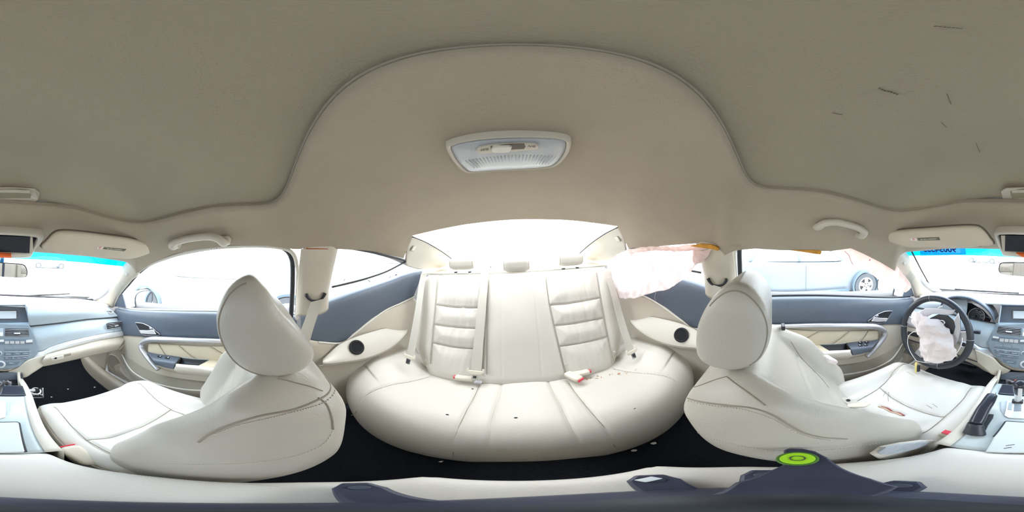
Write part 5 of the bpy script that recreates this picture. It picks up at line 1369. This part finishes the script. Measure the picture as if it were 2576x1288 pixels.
# ================================================================== SEAT BELTS
def buckle(nm_lab, p, d, L=.085, red=True, wide=.040, thick=.020, nrm=V((0, 0, 1))):
    root = empty('belt_buckle', p, nm_lab, 'belt buckle')
    d = V(d).normalized(); w_ = d.cross(nrm).normalized(); n = w_.cross(d).normalized()
    R = []
    for i in range(12):
        t = i / 11; e = max(.5, min(1, sqrt(1 - (2 * t - 1) ** 12)))
        R.append([p + d * L * t + w_ * a_ * wide / 2 * e * (.85 + .15 * t) + n * b_ * thick / 2 * e for a_, b_ in [superrect(0, 0, 0, 2 * pi * k / 32, 5) for k in range(32)]])
    loft('case', R, belt_plastic_m, root)
    if red:
        q = p + d * (L + .0005)
        prism('release_button', [q + w_ * a_ * wide * .36 + n * b_ * thick * .33 for a_, b_ in ((-1, -1), (1, -1), (1, 1), (-1, 1))], d, .003, red_m, root, bevel=.0008)
    return root
def tongue(parent, p, d, w_, n):
    d, w_, n = V(d).normalized(), V(w_).normalized(), V(n).normalized()
    prism('tongue_grip', [p + w_ * a_ + d * b_ for a_, b_ in ((-.034, -.012), (-.026, -.016), (-.026, -.004), (.026, -.004), (.026, -.016), (.034, -.012), (.034, .006), (.020, .016), (-.020, .016), (-.034, .006))], n, .008, belt_plastic_m, parent, bevel=.003)
    prism('tongue_plate', [p + w_ * a_ + d * b_ + n * .002 for a_, b_ in ((-.012, .014), (.012, .014), (.012, .040), (.008, .044), (-.008, .044), (-.012, .040))], n, .003, chrome_m, parent, bevel=.001)
    prism('tongue_hole', [p + w_ * a_ + d * b_ + n * .0052 for a_, b_ in ((-.006, .022), (.006, .022), (.006, .034), (-.006, .034))], n, .0004, black_m, parent, bevel=0)
def belt_px(lab, px, wd, tong=None, th=.002):
    root = empty('seat_belt', px[0], lab, 'seat belt'); ribbon('webbing', px, wd, th, belt_m, root, n=50)
    return root
# rear belts
P = [PL(u, v, BB + bn * o_, bn) for (u, v), o_ in (((1066, 688), .035), ((1060, 720), .045), ((1052, 780), .060), ((1042, 840), .07), ((1032, 895), .08))]
b1 = belt_px('rear belt hanging at the outer edge of the passenger-side backrest', P, (.046, -.01, 0)); tongue(b1, P[-1] + V((0, -.004, 0)), P[-1] - P[-2], (1, -.1, 0), bn)
P = [bp(*on_back(u, v), o_) for (u, v), o_ in (((1222, 682), .004), ((1220, 720), .016), ((1214, 790), .020), ((1208, 860), .022), ((1203, 930), .026))]
b2 = belt_px('centre rear belt running straight down the backrest with its chrome tongue', P, (.042, 0, 0)); tongue(b2, P[-1] + V((0, -.006, 0)), P[-1] - P[-2], (1, 0, 0), bn)
P = [PL(u, v, BB + bn * o_, bn) for (u, v), o_ in (((1532, 700), .035), ((1545, 740), .045), ((1558, 790), .055), ((1573, 840), .065), ((1587, 882), .075))]
b3 = belt_px('rear belt on the driver side, coming out below the hanging airbag', P, (.046, .01, 0)); tongue(b3, P[-1] + V((0, -.004, 0)), P[-1] - P[-2], (1, .1, 0), bn)
c = Z(1188, 952, .385); buckle('cream rear belt buckle lying left of the centre seat', c + V((.01, 0, 0)), (-1, -.02, .0), L=.078)
rbox('buckle_stub', Z(1203, 961, .375), (.03, .02, .012), silver_m, b2, bevel=.003)
buckle('cream belt buckle with red button pointing at the camera, right of the centre seat', Z(1424, 938, .392), (.45, -.9, -.02), L=.075)
buckle('cream belt buckle pointing to the driver side, behind the red-ended one', Z(1438, 944, .385), (1, .06, 0), L=.075)
# front belts
P = [mx(p, -1) for p in [(.586, .21, .806), (.575, .19, .76), (.555, .155, .68), (.545, .12, .55), (.56, .08, .35), (.585, .06, .14)]]
belt_px('front passenger belt hanging from the pillar slot behind the head restraint', P, (0.006, .046, 0.01))
P = [mx(p, 1) for p in [(.586, .215, .806), (.575, .20, .74), (.565, .18, .60), (.57, .14, .35), (.585, .10, .14)]]
belt_px('driver belt hanging from the pillar slot behind the driver head restraint', P, (0.006, .046, 0.01))
P = [X(2096, 1000, .50), Z(2118, 1000, .36), Z(2140, 1010, .372), Z(2160, 1022, .375)]
lb = belt_px('driver lap belt lying over the seat cushion with a black snap and cream tongue', P, lambda t: V((.018, .040, .010)))
q = Z(2166, 1022, .380)
prism('tongue_grip', [q + V((a_, b_, 0)) for a_, b_ in ((.022, .030), (.008, .034), (-.012, -.006), (-.006, -.026), (.006, -.030), (.020, .012))], (0, 0, 1), .007, belt_plastic_m, lb, bevel=.002)
disc('snap', Z(2134, 1007, .378), (0, -.1, 1), .006, .002, rubber_m, lb)
buckle('driver seat buckle with red button standing by the handbrake', Z(2377, 1118, .27), (.0, -.06, 1), L=.105, wide=.036, thick=.024, nrm=V((0, 1, 0)))
buckle('passenger seat buckle with red button squeezed against the armrest', Z(245, 1168, .32), (.08, -.95, .35), L=.085, wide=.036, thick=.024, nrm=V((0, .2, 1)))

# ================================================================== DEPLOYED CURTAIN AIRBAG, TORN FOAM
def fold(amp, f=16, seed=0):
    return lambda p, a, b: p + V((-amp * noise.noise(V((p.y * f, p.z * f * .7, seed))) * (.3 + .7 * b) - amp * .5 * noise.noise(V((p.y * f * 2.6, p.z * f * 2, seed + 4))), .35 * amp * noise.noise(V((p.y * f, p.z * f, seed + 9))), .35 * amp * noise.noise(V((p.y * f * 1.3, p.z * f, seed + 2)))))
def XR(lst, x): return [X(u, v, x) for u, v in lst]
ca_ = empty('curtain_airbag', (.57, .5, .95), 'pinkish white rear section of the curtain airbag drooping over the driver-side quarter glass', 'airbag')
patch('bag', [XR([(1530, 655), (1575, 630), (1640, 622), (1700, 622), (1745, 622), (1792, 624)], .578), XR([(1525, 680), (1580, 660), (1645, 655), (1705, 650), (1750, 648), (1782, 640)], .572),
              XR([(1522, 705), (1580, 700), (1640, 695), (1690, 688), (1735, 672), (1768, 656)], .57), XR([(1526, 730), (1570, 728), (1625, 722), (1675, 712), (1715, 692), (1745, 676)], .565), XR([(1540, 744), (1578, 752), (1630, 740), (1680, 726), (1712, 706), (1735, 690)], .57)],
      airbag_m, ca_, nu=90, nv=60, solid=.0015, disp=fold(.022, 15, 1))
patch('tether', [XR([(1744, 628), (1770, 630), (1795, 624)], .56), XR([(1742, 650), (1758, 652), (1775, 650)], .555), XR([(1746, 664), (1756, 664), (1762, 662)], .56)], airbag_pink_m, ca_, nu=20, nv=24, solid=.001, disp=fold(.012, 40, 3))
patch('hem', [XR([(1575, 628), (1640, 620), (1700, 620), (1740, 615), (1795, 622)], .568), XR([(1580, 637), (1640, 630), (1700, 632), (1745, 630), (1792, 627)], .562)], airbag_pink_m, ca_, nu=60, nv=8, solid=.001, disp=fold(.01, 45, 6))
sweep('loose_thread', XR([(1648, 728), (1649, 738), (1647, 748), (1650, 757)], .575), .0005, white_m, ca_, n=16, sides=4)
cf = empty('curtain_airbag', (.6, -.5, .9), 'thin pink front section of the curtain airbag by the driver windscreen pillar', 'airbag')
patch('bag', [XR([(2105, 622), (2150, 618), (2190, 636), (2225, 655), (2256, 672), (2285, 705)], .592), XR([(2112, 634), (2160, 640), (2200, 655), (2230, 674), (2262, 692), (2290, 716)], .60),
              XR([(2128, 646), (2165, 658), (2200, 672), (2232, 692), (2262, 708), (2292, 724)], .61), XR([(2142, 664), (2172, 670), (2192, 688), (2215, 708), (2245, 724), (2280, 736)], .625)],
      airbag_pink_m, cf, nu=70, nv=60, solid=.001, disp=fold(.014, 17, 5))
sweep('seam_strip', XR([(2125, 632), (2135, 642), (2140, 655), (2146, 666)], .575), .003, mat('pink_strap', (.62, .42, .42), .8), cf, n=24, sides=8, flat=.4)
disc('red_dot', X(2188, 654, .572), (-1, 0, 0), .003, .001, red_m, cf)
for k, px in enumerate(([(1738, 618), (1765, 612), (1792, 614), (1810, 622), (1808, 630), (1795, 626), (1765, 622)], [(1985, 628), (2020, 627), (2060, 628), (2066, 632), (2062, 639), (2045, 637), (2015, 632)])):
    o = prism('torn_foam', XR(px, .556), (-1, 0, -.2), .010, foam_m, None, bevel=.002)
    tag(o, ['torn orange foam edge above the driver-side centre pillar', 'torn orange foam strip hanging at the top of the driver window'][k], 'foam', 'torn foam under the headliner')
# torn headliner corner above the driver centre pillar
o = patch('loose_fabric', [XR([(1795, 600), (1830, 598), (1870, 606)], .545), XR([(1812, 618), (1832, 622), (1862, 620)], .54), XR([(1822, 642), (1828, 640), (1845, 626)], .545)], headliner_m, None, nu=20, nv=16, solid=.002)
tag(o, 'loose tongue of headliner fabric hanging over the driver centre pillar', 'fabric')
# rust coloured edge over the passenger centre pillar
o = sweep('rust_stain', [mx(p, -1) for p in [(.549, .16, 1.003), (.547, .20, 1.003), (.549, .245, 1.003)]], .0022, rust_m, None, n=20, sides=6)
tag(o, 'rusty brown edge above the passenger centre pillar cover', 'stain')
# glass drops hanging along the passenger window edge
dm_ = mat('water_drop', (.9, .92, .95), .05, .8, metal=.6)
first = None
for k, (u, v, x) in enumerate([(531, 628, .55), (546, 626, .55), (672, 614, .545), (691, 616, .545), (741, 616, .55), (761, 625, .55), (870, 617, .56), (914, 621, .565), (942, 626, .57), (959, 630, .578), (988, 636, .59)]):
    p = X(u, v, -x)
    if first is None:
        bm = bmesh.new(); bmesh.ops.create_uvsphere(bm, u_segments=12, v_segments=8, radius=.0034); me = bpy.data.meshes.new('glass_bead'); bm.to_mesh(me); bm.free()
        first = link('glass_bead', me, dm_); o = first
    else:
        o = first.copy(); COL.objects.link(o)
    o.location = p; tag(o, 'tiny glass bead at the headliner edge, ' + ['passenger door glass, nearest the handle', 'passenger door glass, second from the handle', 'door glass, left of the pair', 'door glass, right of the pair', 'rear corner of the passenger door glass', 'passenger centre pillar cover', 'quarter glass, nearest the centre pillar', 'quarter glass, second from the centre pillar', 'quarter glass, third from the centre pillar', 'quarter glass, fourth from the centre pillar', 'quarter glass, nearest its pointed tip'][k], 'bead', 'glass beads along the passenger window edge')

# ================================================================== TRIPOD UNDER THE CAMERA
tp = empty('camera_tripod', (0, 0, .43), 'dark mini tripod standing on the armrest with a green bubble level', 'tripod')
rings_ = [[V((cos(2 * pi * k / 40) * r, sin(2 * pi * k / 40) * r, z)) for k in range(40)] for r, z in ((.050, .432), (.053, .440), (.048, .455), (.035, .470), (.018, .485), (.012, .52))]
loft('base', rings_, tripod_m, tp)
sweep('pole', [(0, 0, .50), (0, 0, .60), (0, 0, .82)], .0085, tripod_grey_m, tp, n=8, sides=20)
def tleg(u0, v0, wd):
    f = Z(u0, v0, .437); d = V((f.x, f.y, 0)).normalized(); w_ = V((-d.y, d.x, 0)); r = sqrt(f.x ** 2 + f.y ** 2)
    pts = [d * .03 + w_ * wd * .7, d * (r - .01) + w_ * wd, d * (r + .008) + w_ * wd * .6, d * (r + .008) - w_ * wd * .6, d * (r - .01) - w_ * wd, d * .03 - w_ * wd * .7]
    l = prism('leg', [V((p.x, p.y, .438)) for p in pts], (0, 0, 1), .010, tripod_m, tp, bevel=.003)
    fo = V((d.x * (r - .008), d.y * (r - .008), .447)); disc('foot_pad', fo, (0, 0, 1), wd * .45, .003, tripod_grey_m, l)
tleg(1640, 1202, .017); tleg(1920, 1190, .016); tleg(2272, 1217, .014); tleg(900, 1222, .013)
rbox('leg_screw', Z(1632, 1206, .452), (.016, .010, .004), letter_m, tp, bevel=.001)
# level arm
lvl = [Z(u, v, .55) for u, v in [(1972, 1134), (1985, 1130), (2020, 1131), (2050, 1137), (2080, 1152), (2120, 1180), (2190, 1205), (2260, 1225), (2000, 1268), (1600, 1268), (1850, 1215), (1930, 1188), (1968, 1172)]]
la = prism('level_arm', lvl, (0, 0, 1), .008, tripod_m, tp, bevel=.002)
c = Z(2006, 1155, .556); disc('bubble_level', c, (0, 0, 1), .0175, .006, mat('level_ring', (.08, .20, .03), .4), la); disc('level_fluid', c + V((0, 0, .006)), (0, 0, 1), .0145, .001, green_m, la); ring('level_mark', c + V((0, 0, .0075)), (0, 0, 1), .006, .0006, black_m, la)

# ================================================================== DEBRIS
def scrap(lab, u, v, z, sz, m, grp=None, cat='scrap'):
    p = Z(u, v, z); random.seed(int(u * 7 + v))
    n_ = random.randint(5, 7); pts = [p + V((cos(2 * pi * k / n_) * sz * random.uniform(.6, 1.2), sin(2 * pi * k / n_) * sz * random.uniform(.5, 1.1), 0)) for k in range(n_)]
    o = prism('paper_scrap', pts, (0, 0, 1), .002, m, None, bevel=.0004); tag(o, lab, cat, grp)
for lab, u, v, sz in (('white scrap on the dark carpet nearest the driver seat back', 1643, 1115, .009), ('white scrap on the carpet, middle one of three behind the armrest', 1595, 1134, .008), ('white scrap on the carpet closest to the armrest end', 1561, 1149, .008),
                      ('white sliver on the carpet under the front of the bench, passenger half', 1115, 1162, .010)):
    scrap(lab, u, v, .04, sz, white_m, 'scraps on the rear carpet')
for lab, u, v in (('tiny white speck on the passenger footwell carpet, nearest the door', 238, 974), ('tiny white speck in the middle of the passenger footwell', 171, 979), ('tiny white speck in front of the passenger seat cushion', 129, 999)):
    scrap(lab, u, v, .03, .006, white_m, 'specks in the passenger footwell')
for lab, u, v in (('dry leaf bit on the rear carpet beside the armrest end', 1210, 1183), ('brown leaf bit on the rear carpet straight behind the armrest', 1310, 1186), ('brown leaf bit on the carpet near the bench front', 1430, 1165)):
    scrap(lab, u, v, .045, .008, rust_m, 'leaf bits on the rear carpet', 'leaf')
for lab, u, v in (('dark crumb on the rear cushion, passenger half', 1125, 1042), ('dark crumb on the middle of the rear cushion', 1298, 1053), ('dark crumb by the rear belt buckle', 1188, 970), ('brown crumb on the rear cushion, driver half', 1595, 1023)):
    p = Z(u, v, .385); p.z = rz(p.x, p.y) + .001
    o = prism('crumb', [p + V((cos(k * 1.25) * .005, sin(k * 1.25) * .0035, 0)) for k in range(5)], (0, 0, 1), .002, rubber_m, None, bevel=.0004); tag(o, lab, 'crumb', 'crumbs on the rear cushion')
rd = []
vs_, fs_ = [], []
random.seed(9)
for k in range(36):
    t = random.random(); u = 1470 + 150 * t; v = 942 - 20 * t + random.uniform(-3, 4)
    p = Z(u, v, .39); p.z = rz(p.x, p.y) + .003; a = random.uniform(0, 6.3); L = random.uniform(.003, .010); k0 = len(vs_)
    d = V((cos(a), sin(a), .1)) * L; w_ = V((-sin(a), cos(a), 0)) * .0008
    vs_ += [p + w_, p - w_, p + d - w_, p + d + w_]; fs_.append((k0, k0 + 1, k0 + 2, k0 + 3))
o = mesh('dry_needles', vs_, fs_, mat('dry_needle', (.50, .24, .12), .9), None, solid=.0008, smooth=False); tag(o, 'reddish brown dry needles along the rear cushion seam, driver half', 'litter', None, 'stuff')

# ================================================================== OUTSIDE: DOOR MIRRORS AND PARKED CARS
def side_mirror(s, lab):
    root = empty('door_mirror', mx((.9, -.82, .62), s), lab, 'mirror')
    c = mx((.945, -.80, .665), s); R = []
    for i in range(14):
        t = i / 13; e = sqrt(max(.01, 1 - t ** 2.5))
        R.append([c + V((a_ * .105 * e, -.10 * t, b_ * .068 * e)) for a_, b_ in [superrect(0, 0, 0, 2 * pi * k / 40, 3.2) for k in range(40)]])
    loft('housing', R, carpaint_white_m, root, cap=False)
    prism('glass', [c + V((a_ * .098, .001, b_ * .062)) for a_, b_ in [superrect(0, 0, 0, 2 * pi * k / 32, 3.2) for k in range(32)]], (0, 1, 0), .001, mirror_m, root, bevel=0)
    ring_ = [c + V((a_ * .100, .003, b_ * .064)) for a_, b_ in [superrect(0, 0, 0, 2 * pi * k / 60, 3.2) for k in range(60)]]
    sweep('glass_edge', ring_, .0045, mat('mirror_edge', (.04, .05, .06), .5), root, closed=True, rawpath=True, up=V((0, 1, 0)), sides=6)
    sweep('arm', [mx((.74, -.80, .64), s), mx((.86, -.82, .63), s)], .022, carpaint_white_m, root, n=8)
side_mirror(-1, 'white passenger door mirror outside the glass'); side_mirror(1, 'driver door mirror outside, mostly hidden by the pink airbag')

def build_car(name, lab, paint, low_m, H=1.45, L=4.7, W=1.8):
    root = empty(name, (0, 0, -.28), lab, 'car', 'cars parked around')
    xs = [(-L / 2, .62, .55, .0), (-L / 2 + .12, .78, .72, 0), (-L * .28, .92, .88, 0), (-L * .10, 1.0, .92, 0), (L * .15, 1.02, .93, 0), (L * .32, 1.05, .94, 0), (L / 2 - .15, .98, .86, 0), (L / 2, .75, .66, 0)]
    R = []
    for y, zt2, wf, _ in xs:
        w2 = W / 2 * wf; z0 = .18
        C = [(-w2 * .96, z0), (-w2, z0 + .12), (-w2 * 1.02, .5), (-w2 * .98, zt2 - .12), (-w2 * .86, zt2), (0, zt2 + .03), (w2 * .86, zt2), (w2 * .98, zt2 - .12), (w2 * 1.02, .5), (w2, z0 + .12), (w2 * .96, z0), (0, z0 - .02)]
        R.append(C)
    K = 50; rr = []
    cols = [cr([V((C[j][0], xs[i][0], C[j][1])) for i, C in enumerate(R)], K) for j in range(12)]
    for i in range(K): rr.append(cr([cols[j][i] for j in range(12)], 48, closed=True))
    def mk(nm, rings_, m, par, cap=True):
        k = len(rings_[0]); vs = [p for r in rings_ for p in r]; fs = gridfaces(len(rings_), k, True)
        if cap: fs += [tuple(range(k)), tuple(range((len(rings_) - 1) * k, len(rings_) * k))]
        me = bpy.data.meshes.new(nm); me.from_pydata([tuple(v) for v in vs], [], fs); o = link(nm, me, m); o.parent = par; return o
    mk('body', rr, paint, root)
    cab = []
    for t, (y0, y1, w2) in ((0, (-L * .20, L * .36, W * .46)), (.5, (-L * .12, L * .31, W * .42)), (1, (-L * .03, L * .22, W * .36))):
        z = 1.0 + (H - 1.0) * t
        cab.append([V((a_ * w2, (y0 + y1) / 2 + b_ * (y1 - y0) / 2, z)) for a_, b_ in [superrect(0, 0, 0, 2 * pi * k / 48, 5) for k in range(48)]])
    mk('windows', cab, car_glass_m, root)
    rfz = [[V((p.x * e, p.y * 1 + 0, p.z + dz)) for p in cab[2]] for e, dz in ((1.01, 0), (.98, .03), (.7, .045), (.02, .05))]
    mk('roof', rfz, paint, root)
    for sx in (-1, 1):
        for t in (-.17, .06, .30):
            a0 = V((sx * W * .462, L * t, 1.0)); a1 = V((sx * W * .365, L * (.04 + .55 * t), H))
            me = bpy.data.meshes.new('window_pillar'); n_ = V((sx, 0, .3)) * .012; dy = V((0, .035, 0))
            me.from_pydata([tuple(p) for p in (a0 - dy + n_, a0 + dy + n_, a1 + dy + n_, a1 - dy + n_)], [], [(0, 1, 2, 3)])
            o = link('window_pillar', me, paint); o.parent = root; md = o.modifiers.new('s', 'SOLIDIFY'); md.thickness = .02
        me = bpy.data.meshes.new('rocker'); x = sx * W * .505
        me.from_pydata([(x, -L * .20, .17), (x, L * .22, .17), (x, L * .22, .30), (x, -L * .20, .30)], [], [(0, 1, 2, 3)]); o = link('rocker', me, low_m); o.parent = root
        md = o.modifiers.new('s', 'SOLIDIFY'); md.thickness = .03
        me = bpy.data.meshes.new('door_gap'); me.from_pydata([(sx * W * .5085, y, z) for y, z in ((L * .03, .30), (L * .03 + .008, .30), (L * .03 + .008, .92), (L * .03, .92))], [], [(0, 1, 2, 3)]); o = link('door_gap', me, black_m); o.parent = root
        for wy in (-L * .305, L * .295):
            g = bpy.data.objects.new('wheel', None); COL.objects.link(g); g.parent = root; g.location = (sx * W * .46, wy, .33)
            def cyl(nm, r0, r1, x0, x1, m, seg=40):
                bm = bmesh.new(); vv = []
                for k in range(seg):
                    a = 2 * pi * k / seg; vv.append([bm.verts.new((sx * x_, cos(a) * r_, sin(a) * r_)) for r_, x_ in ((r0, x0), (r1, x0), (r1, x1), (r0, x1))])
                for k in range(seg):
                    for j in range(4): bm.faces.new((vv[k][j], vv[(k + 1) % seg][j], vv[(k + 1) % seg][(j + 1) % 4], vv[k][(j + 1) % 4]))
                me = bpy.data.meshes.new(nm); bm.to_mesh(me); bm.free(); o = link(nm, me, m, smooth=False); o.parent = g; return o
            cyl('tyre', .22, .33, -.09, .105, tyre_m); cyl('rim', .19, .225, .0, .10, silver_light_m); cyl('brake_shade', .001, .20, 0, .04, mat('wheel_dark', (.14, .14, .15), .7)); cyl('hub', .001, .055, .05, .10, silver_light_m)
            for k in range(5):
                a = 2 * pi * k / 5 + .3; me = bpy.data.meshes.new('spoke'); d = V((0, cos(a), sin(a))); q = V((0, -sin(a), cos(a)))
                me.from_pydata([tuple(V((sx * .09, 0, 0)) + d * r_ + q * w3) for r_, w3 in ((.03, -.05), (.20, -.045), (.20, .045), (.03, .05))], [], [(0, 1, 2, 3)])
                o = link('spoke', me, silver_light_m); o.parent = g; md = o.modifiers.new('s', 'SOLIDIFY'); md.thickness = .03
            # arch
            o = cyl('wheel_arch', .36, .40, .02, .125, black_m if False else low_m)
    for sx in (-1, 1):
        for yy, m, nm in ((-L / 2 + .06, silver_light_m, 'headlamp'), (L / 2 - .06, mat('tail_lens', (.55, .42, .42), .3), 'tail_lamp')):
            bm = bmesh.new(); bmesh.ops.create_cube(bm, size=1); bmesh.ops.scale(bm, vec=(.32, .12, .14), verts=bm.verts); bmesh.ops.bevel(bm, geom=bm.edges[:], offset=.03, segments=2, affect='EDGES')
            me = bpy.data.meshes.new(nm); bm.to_mesh(me); bm.free(); o = link(nm, me, m); o.parent = root; o.location = (sx * .58, yy, .66)
    return root
def dup_tree(o, parent=None):
    c = o.copy(); COL.objects.link(c); c.parent = parent
    for ch in list(o.children): dup_tree(ch, c)
    return c
c1 = build_car('parked_car', 'silver-blue sedan parked close alongside the driver door', carpaint_silver_m, car_low_grey_m, W=1.8)
c1.location = (4.58, -.93, -.36); c1.scale = (1, 1.03, 1)
c2 = build_car('parked_car', 'white sedan parked alongside the passenger door, seen past the door mirror', carpaint_white_m, car_low_grey_m)
c2.location = (-3.92, -.98, -.36); c2.scale = (1, 1.06, 1.02)
c3 = dup_tree(c2); c3['label'] = 'white car with tinted windows seen through the passenger quarter glass'; c3.location = (-5.4, 5.2, -.36); c3.scale = (1.05, 1.1, 1.25); c3.rotation_euler = (0, 0, radians(25))
c4 = dup_tree(c2); c4['label'] = 'distant white car straight ahead on the passenger side of the windscreen'; c4.location = (-6.0, -21, -.36); c4.rotation_euler = (0, 0, radians(85))
c5 = dup_tree(c2); c5['label'] = 'distant white car ahead on the driver side of the windscreen'; c5.location = (6.5, -23, -.36); c5.rotation_euler = (0, 0, radians(95))
